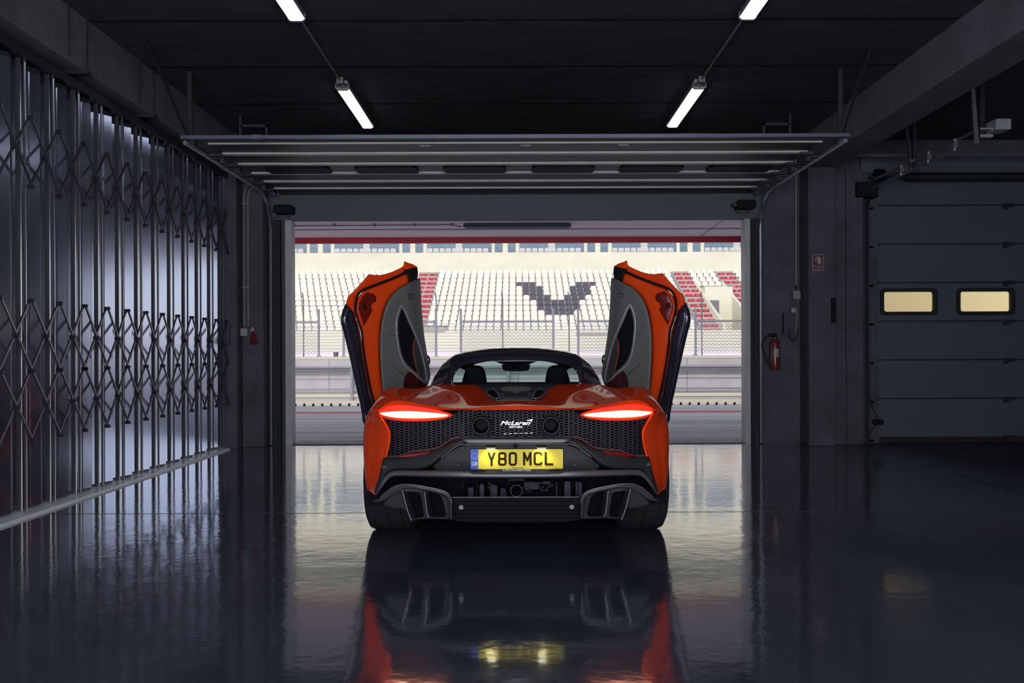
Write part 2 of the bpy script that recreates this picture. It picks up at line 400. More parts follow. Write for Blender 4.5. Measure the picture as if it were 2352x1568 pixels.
# the part of the partition beside and behind the camera
far = MB()
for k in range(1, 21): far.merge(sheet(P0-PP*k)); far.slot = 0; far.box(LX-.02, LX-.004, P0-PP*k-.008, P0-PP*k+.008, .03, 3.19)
o = build('near_panels', far, [M['panel'], M['fold_shade']], fp, smooth=False, recalc=False); o['kind'] = 'stuff'
thr = MB().prism([(-3.56, 0), (-3.34, 0), (-3.355, .02), (-3.56, .035)], -2, 9.05).prism([(-3.56, 0), (-3.34, 0), (-3.355, .02), (-3.56, .035)], 9.06, 11.2)
struct('baseboard_left', thr, M['kerbw'], label='white threshold rail under the folding partition', smooth=False)

# ---- raised sectional door over the doorway
dr = bpy.data.objects.new('door_1', None); COL.objects.link(dr); dr['kind'] = 'structure'; dr['label'] = 'sectional door raised under the ceiling above the doorway'
dr.location = (0, 10.2, 3.05)
ys = [8.90, 9.41, 9.92, 10.43, 10.93, 11.40]
DW = 2.86
for i in range(5):
    m = MB().box(-DW, DW, ys[i]+.01, ys[i+1]-.01, 3.085, 3.125)
    o = build('door_panel', m, M['doorg'], dr, smooth=False)
    l = MB().box(-DW, DW, ys[i+1]-.06, ys[i+1]-.012, 3.068, 3.085).box(-DW, DW, ys[i]+.012, ys[i]+.03, 3.07, 3.085)
    build('joint_rail', l, M['doorl'], o, smooth=False)
    r = MB()
    for x in [-2.0+j*.95 for j in range(5)]: r.box(x-.09, x+.09, ys[i]+.03, ys[i]+.06, 3.075, 3.085)
    build('hinge_plate', r, M['dsteel'], o, smooth=False)
    if i == 2:
        for j in range(6):
            x = -2.30+j*.935
            g = MB(); pts = [(x-.33, .10), (x-.30, .04), (x+.30, .04), (x+.33, .10), (x+.33, .30), (x+.30, .36), (x-.30, .36), (x-.33, .30)]
            g.add([(p[0], ys[2]+.06+p[1], 3.058) for p in pts]+[(p[0], ys[2]+.06+p[1], 3.085) for p in pts], [tuple(range(8))]+[(k, (k+1) % 8, (k+1) % 8+8, k+8) for k in range(8)])
            build('window_rim', g, M['black'], o, smooth=False)
    for sgn in (-1, 1):
        b_ = MB().box(sgn*DW-.10, sgn*DW+.02, ys[i+1]-.16, ys[i+1]+.02, 3.03, 3.055).box(sgn*DW-.02, sgn*DW+.02, ys[i+1]-.07, ys[i+1]-.03, 2.98, 3.04).tube([(sgn*DW, ys[i+1]-.05, 3.03), (sgn*(DW+.11), ys[i+1]-.05, 3.03)], .012, 6)
        build('roller_bracket', b_, M['dsteel'], o, smooth=False)
m = MB()                                             # last panel curls down towards the lintel
m.grid([[(-DW, 11.40, 3.10), (DW, 11.40, 3.10)], [(-DW, 11.58, 3.09), (DW, 11.58, 3.09)], [(-DW, 11.66, 3.05), (DW, 11.66, 3.05)]])
build('bottom_panel', m, M['doorg'], dr)
for s in (-1, 1):
    x = s*2.985
    pts = [(x, 8.66, 3.03), (x, 11.1, 3.03), (x, 11.3, 3.01), (x, 11.48, 2.93), (x, 11.60, 2.80), (x, 11.66, 2.62), (x, 11.66, .01)]
    t = MB(); t.tube(pts, .022, 6)
    build('guide_track', t, M['steel'], dr, angle=50)
    h = MB().box(x-.02, x+.02, 8.78, 8.82, 3.05, ZC)
    a = Vector((x, 8.80, 3.08)); b = Vector((x+s*.05, 7.9 if s < 0 else 8.2, ZC)); h.tube([a, b], .018, 4)
    h.box(x-.04, x+.05, 8.74, 8.86, 3.03, 3.12)
    build('track_hanger', h, M['dsteel'], dr, smooth=False)
    h = MB().box(x-.015, x+.015, 10.4, 10.43, 3.05, ZC).box(x-.3*s, x-.27*s, 10.4, 10.43, 3.12, ZC-.1).box(min(x-.3*s, x), max(x-.3*s, x), 10.4, 10.43, ZC-.13, ZC-.1)
    build('track_hanger', h, M['dsteel'], dr, smooth=False)
    l = MB()                                        # spring cables and side seal
    l.box(s*2.90-.03, s*2.90+.03, 11.68, 11.75, 0, OT).tube([(s*2.93, 11.62, 2.78), (s*2.94, 11.62, .02)], .006, 5)
    build('side_seal', l, M['rubber'], dr, smooth=False)
    for k in range(4): pass
build('cross_rail', MB().box(-3.03, 3.03, 8.66, 8.70, 3.065, 3.100).box(-2.38, -2.30, 8.655, 8.705, 3.06, 3.105), M['rail'], dr, smooth=False, bevel=.004)
h = MB()
for x in (-.85, .10, 1.02): h.box(x-.05, x+.05, 9.03, 9.05, 3.072, 3.085)
build('fixing_plate', h, M['white'], dr, smooth=False)
for x, z, nm in ((-2.80, 2.86, 'left'), (2.78, 2.90, 'right')):
    t = thing('door_operator', (x, 11.62, z-.06), 'black operator box beside the %s end of the lintel' % nm, 'box')
    build('housing', MB().bevbox(x-.11, x+.11, 11.50, 11.71, z-.05, z+.05, .015), M['black'], t, smooth=False)
    build('bracket', MB().box(x-.15, x-.11, 11.55, 11.71, z-.02, z+.02).box(x-.10, x+.06, 11.6, 11.62, z-.09, z-.08).box(x-.1, x-.09, 11.6, 11.62, z-.09, z-.05).box(x+.05, x+.06, 11.6, 11.62, z-.09, z-.05), M['dsteel'], t, smooth=False)

# ---- closed door of the right bay
d2 = bpy.data.objects.new('door_2', None); COL.objects.link(d2); d2['kind'] = 'structure'; d2['label'] = 'closed sectional door of the right bay'
d2.location = (7, YW+.1, 0)
PH = .475; X0, X1 = 4.30, 9.85
M['pane'] = bpy.data.materials.new('frosted_pane'); M['pane'].use_nodes = True
t = M['pane'].node_tree; t.nodes.remove(t.nodes['Principled BSDF']); tl = t.nodes.new('ShaderNodeBsdfRefraction'); tl.inputs['Roughness'].default_value = .55; tl.inputs['IOR'].default_value = 1.15; gl = t.nodes.new('ShaderNodeBsdfDiffuse'); mx = t.nodes.new('ShaderNodeMixShader')
nz = t.nodes.new('ShaderNodeTexNoise'); nz.inputs['Scale'].default_value = 60; rp = t.nodes.new('ShaderNodeValToRGB'); rp.color_ramp.elements[0].color = (.80, .70, .50, 1); rp.color_ramp.elements[1].color = (1.0, .93, .74, 1)
tc = t.nodes.new('ShaderNodeTexCoord'); t.links.new(tc.outputs['Object'], nz.inputs[0]); t.links.new(nz.outputs[0], rp.inputs[0]); t.links.new(rp.outputs[0], tl.inputs[0]); gl.inputs[0].default_value = (.5, .45, .38, 1)
mx.inputs[0].default_value = .08; t.links.new(tl.outputs[0], mx.inputs[1]); t.links.new(gl.outputs[0], mx.inputs[2]); t.links.new(mx.outputs[0], t.nodes['Material Output'].inputs[0])
def rrect(x0, x1, z0, z1, r, n=5):
    out = []
    for cx, cz, a0 in ((x1-r, z0+r, -90), (x1-r, z1-r, 0), (x0+r, z1-r, 90), (x0+r, z0+r, 180)):
        for k in range(n+1): a = R(a0+90*k/n); out.append((cx+r*math.cos(a), cz+r*math.sin(a)))
    return out
def ring(mb, o, i, y0, y1):
    n = len(o)
    vs = [(p[0], y0, p[1]) for p in o]+[(p[0], y0, p[1]) for p in i]+[(p[0], y1, p[1]) for p in o]+[(p[0], y1, p[1]) for p in i]
    fs = []
    for k in range(n):
        j = (k+1) % n; fs += [(k, j, n+j, n+k), (2*n+k, 3*n+k, 3*n+j, 2*n+j), (k, 2*n+k, 2*n+j, j), (n+k, n+j, 3*n+j, 3*n+k)]
    return mb.add(vs, fs)
wz = [(4.52, 5.16), (5.46, 6.11), (6.41, 7.06), (7.36, 8.01), (8.31, 8.96)]
for k in range(7):
    z0 = .07+PH*k; z1 = z0+PH
    if k == 3:
        m = MB(); xs = [X0]+[v for w_ in wz for v in w_]+[X1]; za, zb = z0+.105, z0+.37
        for i in range(0, len(xs), 2): m.box(xs[i], xs[i+1], 11.80, 11.84, z0+.006, z1-.006)
        for a, b in wz: m.box(a, b, 11.80, 11.84, z0+.006, za).box(a, b, 11.80, 11.84, zb, z1-.006)
    else: m = MB().box(X0, X1, 11.80, 11.84, z0+.006, z1-.006)
    o = build('door_panel', m, M['doorp'], d2, smooth=False)
    if k: build('joint_rail', MB().box(X0, X1, 11.785, 11.84, z0-.012, z0+.006), M['dsteel'], o, smooth=False)
    if k == 3:
        for a, b in wz:
            f = build('window_rim', ring(MB(), rrect(a-.035, b+.035, za-.035, zb+.035, .06), rrect(a+.01, b-.01, za+.01, zb-.01, .03), 11.775, 11.85), M['rubber'], o, smooth=False)
            pp = rrect(a, b, za, zb, .03); build('window_pane', MB().prism(pp, 11.815, 11.820), M['pane'], f, smooth=False)
    for x in (4.34, 6.0, 7.6):
        build('hinge', MB().box(x, x+.13, 11.76, 11.80, z0-.03, z0+.015).box(x, x+.05, 11.75, 11.80, z0-.055, z0-.03), M['dsteel'], o, smooth=False)
build('bottom_seal', MB().box(X0, X1, 11.79, 11.85, 0, .072), M['rubber'], d2, smooth=False)
build('side_post', MB().box(4.20, 4.29, 11.70, 11.85, 0, 3.2).tube([(4.30, 11.70, 0), (4.30, 11.70, 2.9), (4.30, 11.60, 3.05)], .02, 6), M['dsteel'], d2, smooth=False)
build('spring_shaft', MB().tube([(4.3, 11.65, 3.24), (9.8, 11.65, 3.24)], .022, 10).tube([(4.75, 11.65, 3.24), (6.2, 11.65, 3.24)], .055, 12), M['dsteel'], d2)
build('header_panel', MB().box(4.22, 9.9, 11.70, 11.75, 3.30, 3.5).box(3.85, 10.3, 11.2, 11.24, 3.40, 3.43), M['lintel'], d2, smooth=False)
build('cable_drum', MB().lathe([(-.05, .02), (-.05, .10), (.05, .10), (.05, .02)], (4.42, 11.65, 3.24), 'x', 16).box(4.10, 4.36, 11.5, 11.7, 2.98, 3.16), M['black'], d2)
tx = 4.28
t = MB().tube([(tx, 11.55, 3.08), (tx, 8.86, 3.08)], .020, 4).tube([(tx, 11.5, 3.17), (tx, 8.9, 3.17)], .014, 4)
for y in (10.6, 9.9, 9.3): t.box(tx-.02, tx+.02, y, y+.04, 3.07, 3.19)
build('guide_track', t, M['steel'], d2, smooth=False)
h = MB().tube([(tx, 8.88, 3.05), (tx-.13, 8.70, 3.56)], .022, 4)
build('track_hanger', h, M['steel'], d2, smooth=False)
h = MB().box(tx+.02, tx+.065, 8.86, 8.90, 3.08, ZC).tube([(tx, 10.35, 3.06), (tx-.13, 10.2, ZC-.05)], .018, 4).box(tx+.01, tx+.05, 10.33, 10.37, 3.05, ZC)
build('track_hanger', h, M['dsteel'], d2, smooth=False)
build('track_motor', MB().box(4.42, 4.56, 8.80, 9.0, 3.16, 3.26).box(4.30, 4.42, 8.85, 8.92, 3.10, 3.13).box(4.30, 4.42, 8.85, 8.92, 3.17, 3.19), M['fix'], d2, smooth=False, bevel=.008)
t = MB().tube([W(1990, 840, 11.7), W(2000, 930, 11.72), W(2017, 968, 11.74)], .008, 6).tube([W(2017, 975, 11.74), W(2005, 985, 11.72), W(1998, 1000, 11.74)], .006, 6)
o = build('pull_cord', t, M['rubber'], d2)
t = MB().bevbox(4.36, 4.50, 11.72, 11.79, .22, .29, .02)
build('cord_handle', t, M['black'], o, smooth=False)

# ---- strip lights on the ceiling
def strip_light(x, y0):
    r = bpy.data.objects.new('strip_light', None); COL.objects.link(r)
    b = build('housing', MB().prism([(-.062, -.070), (.062, -.070), (.062, -.035), (.045, 0), (-.045, 0), (-.062, -.035)], 0, 1.6).lathe([(-.07, .02), (0, .03)], (0, 0, -.05), 'y', 10), M['fix'], None, smooth=False); b.parent = r
    b = build('diffuser', MB().prism([(.060, -.071), (.042, -.088), (-.042, -.088), (-.060, -.071)], .03, 1.57), M['tube'], None, angle=60); b.parent = r
    for ya in (0, 1.57): b = build('end_cap', MB().prism([(.066, -.030), (.066, -.075), (.044, -.092), (-.044, -.092), (-.066, -.075), (-.066, -.030)], ya, ya+.03), M['fix'], None, smooth=False); b.parent = r
    return r
pl = None; names = {0: 'farther', 1: 'nearer'}
for sx, side in ((-1.64, 'left'), (1.75, 'right')):
    for k in range(4):
        y = 9.08-3.46*k
        l = strip_light(sx, y) if pl is None else copy_tree(pl)
        if pl is None: pl = l
        l.location = (sx, y, ZC)
        tag(l, ('lit %s strip light of the %s ceiling row' % (('farthest', 'second farthest')[k], side)) if k < 2 else ('lit strip light of the %s ceiling row, %s' % (side, ('overhead just in front of the viewpoint', 'overhead behind the viewpoint')[k-2])), 'ceiling light', 'strip lights on the ceiling')
    c = thing('cable_conduit', (sx, 5, ZC-.03), 'thin conduit linking the %s row of ceiling strip lights' % side, 'conduit')
    for k in range(3):
        build('conduit_tube', MB().tube([(sx, 9.08-3.46*(k+1)+1.6, ZC-.03), (sx, 9.08-3.46*k, ZC-.03)], .011, 6), M['cond'], c)
        build('junction_block', MB().box(sx-.03, sx+.03, 9.08-3.46*k-.12, 9.08-3.46*k-.06, ZC-.06, ZC-.005), M['cond'], c, smooth=False)

# ---- small fittings
for px, zt, nm in ((160, 3.32, 'thin hanging rod on the left beam, nearest of five'), (202, 3.28, 'thin hanging rod on the left beam, second from the left edge'), (322, 3.30, 'thin hanging rod on the left beam, middle of the five'), (355, 3.28, 'thin hanging rod on the left beam, second nearest the doorway'), (435, 3.33, 'thin hanging rod on the left beam, nearest the doorway')):
    y = 3.28*F/(CX-px)
    m = MB().tube([(-3.28, y, zt), (-3.28, y, ZC)], .006, 6)
    if px in (202, 355): m.box(-3.45, -3.26, y-.03, y+.03, zt-.015, zt+.01)
    tag(build('hanging_rod', m, M['dsteel']), nm, 'rod', 'hanging rods on the left beam')
m = MB()
for dx in (0, .045):
    m.tube([(-3.24+dx, 11.44, 1.45), (-3.24+dx, 11.44, 3.02-dx), (-3.22+dx, 11.44, 3.12-dx), (-3.10, 11.44, 3.16-dx)], .011, 8)
    for z in (1.9, 2.9): m.box(-3.26+dx, -3.22+dx, 11.42, 11.45, z, z+.02)
tag(build('wall_conduit', m, M['cond']), 'pair of cream conduits running up the left pier', 'conduit')
s = thing('power_socket', (-3.2, 11.40, 1.3), 'white and red industrial socket low on the left pier conduits', 'socket')
build('back_box', MB().bevbox(-3.30, -3.19, 11.38, 11.45, 1.33, 1.42, .01), M['fix'], s, smooth=False)
build('red_plug', MB().tube([(-3.13, 11.40, 1.38), (-3.11, 11.36, 1.30), (-3.10, 11.34, 1.24)], [.028, .04, .044], 12), [M['redp']], s)
build('grey_cowl', MB().tube([(-3.14, 11.41, 1.43), (-3.13, 11.40, 1.37)], [.02, .034], 12), M['white'], s)
# right wall: conduits, boxes, cable loop
m = MB(); x = W(1829, 0, 11.70).x
m.tube([(x, 11.70, 1.93), (x, 11.70, ZC)], .013, 8).tube([(x, 11.70, 1.30), (x, 11.70, 1.66)], .013, 8)
tag(build('wall_conduit', m, M['cond']), 'cream conduit running up the wall left of the right pier', 'conduit')
s = thing('junction_box', (x-.02, 11.68, 1.74), 'pale junction box on the conduit left of the right pier', 'box')
build('housing', MB().bevbox(x-.055, x+.035, 11.64, 11.75, 1.76, 1.865, .008), M['cond'], s, smooth=False)
build('cable', MB().tube([(x, 11.69, 1.86), (x, 11.69, 1.94)], .008, 6), M['rubber'], s)
s = thing('switch_box', (x-.06, 11.68, 1.3), 'dark wall box with a white label and hanging cable loop', 'box')
build('housing', MB().bevbox(x-.16, x-.015, 11.66, 11.75, 1.33, 1.60, .01), M['dsteel'], s, smooth=False)
build('white_switch', MB().bevbox(x-.075, x-.03, 11.64, 11.66, 1.60, 1.65, .005), M['white'], s, smooth=False)
cl = [W(1811+22*(1-math.cos(R(q)))/2, 752+33*math.sin(R(q)), 11.66) for q in range(0, 181, 15)]
build('cable_loop', MB().tube(cl, .007, 6), M['rubber'], s)
# extinguisher
ex = W(1779, 850, 11.64)
s = thing('fire_extinguisher', (ex.x, 11.62, .88), 'dark red fire extinguisher with black hose on the right wall', 'fire extinguisher')
build('cylinder', MB().lathe([(0, .005), (0, .05), (.02, .058), (.32, .058), (.36, .045), (.385, .02), (.40, .02)], (ex.x, 11.62, .90), 'z', 24), M['redp'], s)
build('valve_handle', MB().box(ex.x-.02, ex.x+.02, 11.59, 11.65, 1.295, 1.33).box(ex.x-.07, ex.x+.02, 11.61, 11.63, 1.33, 1.345).lathe([(-.03, .012), (-.02, .014), (0, .014)], (ex.x, 11.60, 1.31), 'y', 10), M['black'], s, smooth=False)
hs = cr([(ex.x-.02, 11.60, 1.32), (ex.x-.10, 11.58, 1.31), (ex.x-.165, 11.58, 1.22), (ex.x-.15, 11.58, 1.12), (ex.x-.11, 11.58, 1.02), (ex.x-.07, 11.6, .95)], 4)
build('hose', MB().tube(hs, .010, 8), M['rubber'], s)
build('wall_bracket', MB().box(ex.x-.03, ex.x+.03, 11.66, 11.75, 1.05, 1.12), M['dsteel'], s, smooth=False)
lb = MB()
for k in range(-3, 4):
    a0, a1 = R(-90+k*9), R(-90+(k+1)*9)
    lb.add([(ex.x+.0588*math.cos(a0), 11.62+.0588*math.sin(a0), 1.06), (ex.x+.0588*math.cos(a1), 11.62+.0588*math.sin(a1), 1.06), (ex.x+.0588*math.cos(a1), 11.62+.0588*math.sin(a1), 1.16), (ex.x+.0588*math.cos(a0), 11.62+.0588*math.sin(a0), 1.16)], [(0, 1, 2, 3)])
build('label_band', lb, M['fix'], s)
# extinguisher sign
a = W(1867, 586, 11.37); b = W(1893, 624, 11.37)
s = thing('extinguisher_sign', ((a.x+b.x)/2, 11.37, b.z), 'small red fire extinguisher sign high on the right pier', 'sign')
build('sign_border', MB().box(a.x, b.x, 11.372, 11.379, b.z, a.z), M['fix'], s, smooth=False)
build('sign_face', MB().box(a.x+.008, b.x-.008, 11.369, 11.372, b.z+.008, a.z-.008), M['signr'], s, smooth=False)
cx = (a.x+b.x)/2; zt = a.z-.03
pc = MB().box(cx-.005, cx+.030, 11.366, 11.369, zt-.085, zt-.01).box(cx-.010, cx+.012, 11.366, 11.369, zt-.012, zt+.004).box(cx-.033, cx-.020, 11.366, 11.369, zt-.055, zt-.012).box(cx-.030, cx, 11.366, 11.369, zt-.012, zt-.004)
pc.merge(textmesh('Extintor', .030, (cx, 11.3685, b.z+.050))).merge(textmesh('de incendio', .018, (cx, 11.3685, b.z+.026)))
build('pictogram', pc, M['white'], s, smooth=False)
# cable and bottom box hanging by the left track of the right door pier
m = MB().box(3.745, 3.795, 11.34, 11.38, 1.46, 1.76)
tag(build('cable_cover', m, M['black'], smooth=False), 'narrow black cover strip on the right edge of the right pier', 'cover')

# ------------------------------------------------------------------ outside: pit lane, wall, fence, grandstand
M['tarmac'] = mat('tarmac', (.64, .62, .65), .75, noise=.35, nscale=1.2, stretch=(.12, 2.2, 1), bump=.2, bscale=60)
M['crim'] = mat('crimson_paint', (.52, .02, .045), .5, noise=.08, nscale=2)
M['wline'] = mat('white_line', (.75, .74, .74), .6, noise=.15, nscale=6)
M['rline'] = mat('red_line', (.62, .10, .14), .6, noise=.15, nscale=6)
M['pitw'] = mat('pit_wall_concrete', (.66, .64, .66), .75, noise=.10, nscale=2.5, bump=.1, bscale=30)
M['cream'] = mat('cream_concrete', (.83, .79, .66), .8, noise=.07, nscale=.35, stretch=(1, 1, 2))
M['soff'] = mat('soffit_concrete', (.84, .75, .80), .8, noise=.10, nscale=1.3, stretch=(.4, 3, 1))
M['fence'] = mat('fence_steel', (.40, .40, .46), .45, .4, noise=.08, nscale=6)
M['wire'] = mat('fence_wire', (.46, .46, .50), .5, .3, noise=.05, nscale=6)
M['seatw'] = mat('seat_white', (.84, .80, .72), .5, noise=.05, nscale=.6)
M['seatd'] = mat('seat_dark', (.085, .075, .11), .5, noise=.1, nscale=.6)
M['seatm'] = mat('seat_emblem', (.50, .44, .40), .5)
M['seatg'] = mat('seat_grey', (.62, .60, .62), .5)
M['gap'] = mat('shaded_terrace_concrete', (.46, .44, .43), .8, noise=.1)  # grey darkened to carry the row shadows between and under seats
M['winb'] = mat('window_blue', (.10, .17, .26), .12, 0, noise=.15, nscale=.5, coat=.5)
M['letw'] = mat('stair_lettering', (.85, .82, .80), .5)
M['pole'] = mat('pole_dark', (.22, .21, .25), .5, .4)
struct('pit_lane', MB().box(-60, 60, 12.0, 60, -.2, -.004), M['tarmac'], label='grey tarmac of the pit lane and track', smooth=False)
struct('canopy', MB().box(-16, 16, 12.1, 16.02, 3.05, 3.25), M['soff'], label='pale soffit of the pit lane canopy', smooth=False)
struct('canopy_fascia', MB().box(-16, 16, 16.02, 16.10, 2.955, 3.30), M['crim'], label='crimson fascia board on the canopy edge', smooth=False)
jt = MB().box(-16, 16, 14.93, 14.94, 3.035, 3.05)
for x in (-4.6, 3.0): jt.add([(x-.01, 12.2, 3.045), (x+.01, 12.2, 3.045), (x*1.03+.01, 16, 3.045), (x*1.03-.01, 16, 3.045)], [(0, 1, 2, 3)])
struct('trim_6', jt, M['pole'], label='joints in the canopy soffit', smooth=False)
for n in ('pit_lane', 'canopy', 'canopy_fascia'): bpy.data.objects[n]['kind'] = 'structure'
s = thing('canopy_light', (0, 14.3, 3.05), 'unlit strip light under the pale canopy soffit', 'ceiling light')
build('housing', MB().prism([(-.75, 3.05), (.80, 3.05), (.83, 3.02), (.83, 2.99), (-.78, 2.99), (-.78, 3.02)], 14.25, 14.40), M['dsteel'], s, smooth=False)
build('diffuser', MB().prismx([(14.26, 2.99), (14.39, 2.99), (14.37, 2.955), (14.28, 2.955)], -.75, .80), M['fix'], s, smooth=False)
cb = MB().tube([(-3.4, 14.28, 3.02), (-.95, 14.28, 3.03), (-.80, 14.28, 3.0)], .010, 6)
for x in (-3.3, -2.7, -2.1, -1.5, -.95): cb.box(x-.02, x+.02, 14.26, 14.30, 3.01, 3.05)
tag(build('canopy_cable', cb, M['pole']), 'clipped cable running along the canopy soffit to its light', 'cable')
ln = lambda nm, y0, y1, m, lb: tag(struct(nm, MB().box(-30, 30, y0, y1, -.003, .001), m, smooth=False), lb, 'line', kind='structure')
o = struct('lane_marking', MB().box(-30, 30, 18.30, 18.45, -.003, .001).box(-30, 30, 17.55, 17.68, -.003, .001).box(-30, 30, 13.72, 13.86, -.003, .001), M['wline'], label='white painted lines along the pit lane', smooth=False)
o = struct('lane_marking', MB().box(-30, 30, 17.70, 18.28, -.003, .001), M['rline'], label='red painted stripe between two white lines', smooth=False)
# kerb with black drain slots
kb = thing('drain_kerb', (0, 20.2, 0), 'low cream kerb with black drain slots at the pit wall foot', 'kerb')
build('kerb_body', MB().box(-14, 14, 20.2, 20.41, 0, .11), M['cream'], kb, smooth=False)
for i in range(62):
    x = -5.6+.189*i+.95*0
    o = build('drain_slot', MB().prism([(x-.024, .005), (x+.024, .005), (x+.016, .058), (x-.016, .058)], 20.185, 20.2), M['black'], kb, smooth=False) if i == 0 else o0.copy()
    if i == 0: o0 = o; bx = x
    else: COL.objects.link(o); o.location = (x-bx, 0, 0); o.parent = kb
# pit wall
pw = thing('pit_wall', (0, 20.7, 0), 'long grey concrete pit wall with a steel guard rail', 'wall')
build('wall_block', MB().box(-16, 16, 20.45, 20.50, 0, .20).box(-16, 16, 20.50, 21.0, 0, .99), M['pitw'], pw, smooth=False)
build('cap_step', MB().box(-16, 16, 20.42, 20.5, .18, .245).box(-16, 16, 20.49, 21.0, .985, 1.04), M['cream'], pw, smooth=False)
j = MB()
for x in (-12.1, -8.1, -4.0, 0.05, 3.66, 7.7): j.box(x-.008, x+.008, 20.494, 20.5, .26, .985)
j.box(-16, 16, 20.494, 20.5, .55, .57)
build('wall_joint', j, M['fence'], pw, smooth=False)
g = MB().prismx([(20.44, .835), (20.36, .80), (20.40, .775), (20.36, .745), (20.42, .72), (20.44, .72)], -16, 16)
build('guard_rail', g, M['fence'], pw, smooth=False)
build('lower_rail', MB().box(-16, -3.45, 20.40, 20.43, .325, .36).box(-3.45, 16, 20.40, 20.43, .325, .36), M['fence'], pw, smooth=False)
for x in (-10.1, -6.8, -3.5, -.17, 3.15+3.3*3, ): build('rail_post', MB().box(x-.025, x+.025, 20.37, 20.46, .10, .80), M['fence'], pw, smooth=False)
build('bollard_pot', MB().lathe([(0, .001), (0, .05), (.10, .06), (.10, .001)], (-3.9, 20.75, 1.04), 'z', 10), M['pole'], pw)
# fence panels on the wall, mesh gates and plain bays
def fence_wires(m, x0, x1, zs, r=.005):
    for z in zs: m.box(x0, x1, 20.60-r, 20.60+r, z-r, z+r)
per = 2.523; k0 = -5.89
z0f, z1f = 1.06, 1.785
zs = [1.15, 1.21, 1.28, 1.345, 1.41, 1.475, 1.54, 1.61, 1.675]
post = MB().tube([(0, 20.60, 1.04), (0, 20.60, 1.93), (0, 20.58, 2.06)], .026, 8).box(-.05, .05, 20.56, 20.64, 1.04, 1.06)
k = 0
order = ['farthest left', 'second from the left', 'third from the left', 'fourth from the left', 'fifth from the left', 'sixth from the left', 'farthest right']
for n in range(-1, 5):
    xa = -4.24+per*n - 0.0   # mesh panel ends at xa, plain bay to xb
    xb = xa+.53
    f = thing('chain_link_fence', (xa-1.0, 20.6, 1.04), 'grey chain link fence panel on the pit wall, %s' % order[n+1], 'fence')
    x0, x1 = xa-1.99, xa
    p = build('post', MB().merge(post, lambda v, x=x0: (v[0]+x, v[1], v[2])), M['fence'], f); build('post', MB().merge(post, lambda v, x=x1: (v[0]+x, v[1], v[2])), M['fence'], f)
    build('top_rail', MB().tube([(x0, 20.6, z1f), (x1, 20.6, z1f)], .022, 8), M['fence'], f)
    m = MB(); fence_wires(m, x0, x1, zs); build('tension_wire', m, M['wire'], f, smooth=False)
    m = MB(); st = .085; zlo, zhi = 1.09, 1.77; h = zhi-zlo; q = x0-h
    while q < x1:
        for sg in (1, -1):
            a, b = (q, zlo), (q+h, zhi)
            if sg < 0: a, b = (q, zhi), (q+h, zlo)
            t0 = max(0, (x0-a[0])/h); t1 = min(1, (x1-a[0])/h)
            if t1 > t0+.02:
                A = (a[0]+h*t0, a[1]+(b[1]-a[1])*t0); B = (a[0]+h*t1, a[1]+(b[1]-a[1])*t1)
                m.tube([(A[0], 20.61, A[1]), (B[0], 20.61, B[1])], .0035, 3, cap=False)
        q += st
    build('chain_link', m, M['wire'], f, smooth=False)
    bays = thing('fence_bay', (xa+.27, 20.6, 1.04), 'narrow wire bay of the pit wall fence right of panel %s' % order[n+1], 'fence')
    m = MB(); fence_wires(m, xa+.03, xb-.03, zs+[1.74]); build('tension_wire', m, M['wire'], bays, smooth=False)
for n in range(7):
    x = -4.72+1.476*n
    m = MB().tube([(x, 21.3, 0.0), (x, 21.3, 2.30), (x-.02, 21.28, 2.46)], .014, 6)
    tag(build('net_pole', m, M['pole']), 'thin dark catch net pole behind the fence, %s' % (['leftmost', 'second from left', 'third from left', 'middle one', 'fifth from left', 'sixth from left', 'rightmost'][n]), 'pole', 'catch net poles')
struct('far_barrier', MB().box(-45, 45, 40, 40.4, 0, 1.21), M['soff'], label='grey barrier across the track', smooth=False)['kind'] = 'structure'

# grandstand ---------------------------------------------------------
NR = 13
def rowd(i): return 75.0-.975*i          # i = 0 is the top row
def rowz(i): return CH+(808-(623, 632, 642, 652, 661, 671, 682, 693.5, 705.5, 717, 728, 740, 751.5)[i])*rowd(i)/F
A1, A2, A3 = (-7.55, -5.98), (12.25, 13.55), (15.65, 17.0)
gs = thing('grandstand', (0, 68, 0), 'cream concrete grandstand tiers across the track', 'grandstand')
pr = [(62.3, 0), (62.3, rowz(12)-.30)]
for i in range(12, -1, -1):
    z = rowz(i)-.33; d = rowd(i)
    if i < 12: pr.append((d-.42, z))
    pr.append((d+.55, z))
pr += [(75.6, rowz(0)-.3), (75.6, 8.95), (79.6, 8.95), (79.6, 0)]
cl = []
for p in pr:
    if not cl or (abs(cl[-1][0]-p[0])+abs(cl[-1][1]-p[1])) > 1e-4: cl.append(p)
def tierblock(x0, x1, lowcut=None):
    return MB().prismx(cl, x0, x1)
tb = tierblock(-32, 13.62); tb.merge(tierblock(15.6, 32)); tb.prismx([p for p in cl if p[0] > 71.6 and p[1] > .1]+[(79.6, 2.4), (71.7, 2.4)], 13.62, 15.6).box(13.62, 15.6, 62.3, 79.6, 0, 2.4)
build('terrace', tb, M['gap'], gs, smooth=False)
build('front_wall', MB().box(-32, 32, 62.22, 62.3, 0, rowz(12)-.25), M['cream'], gs, smooth=False)
build('back_wall', MB().box(-32, 32, 75.5, 75.6, rowz(0)-.3, 8.95).box(-32, 32, 75.5, 79.6, 8.95, 8.97), M['cream'], gs, smooth=False)
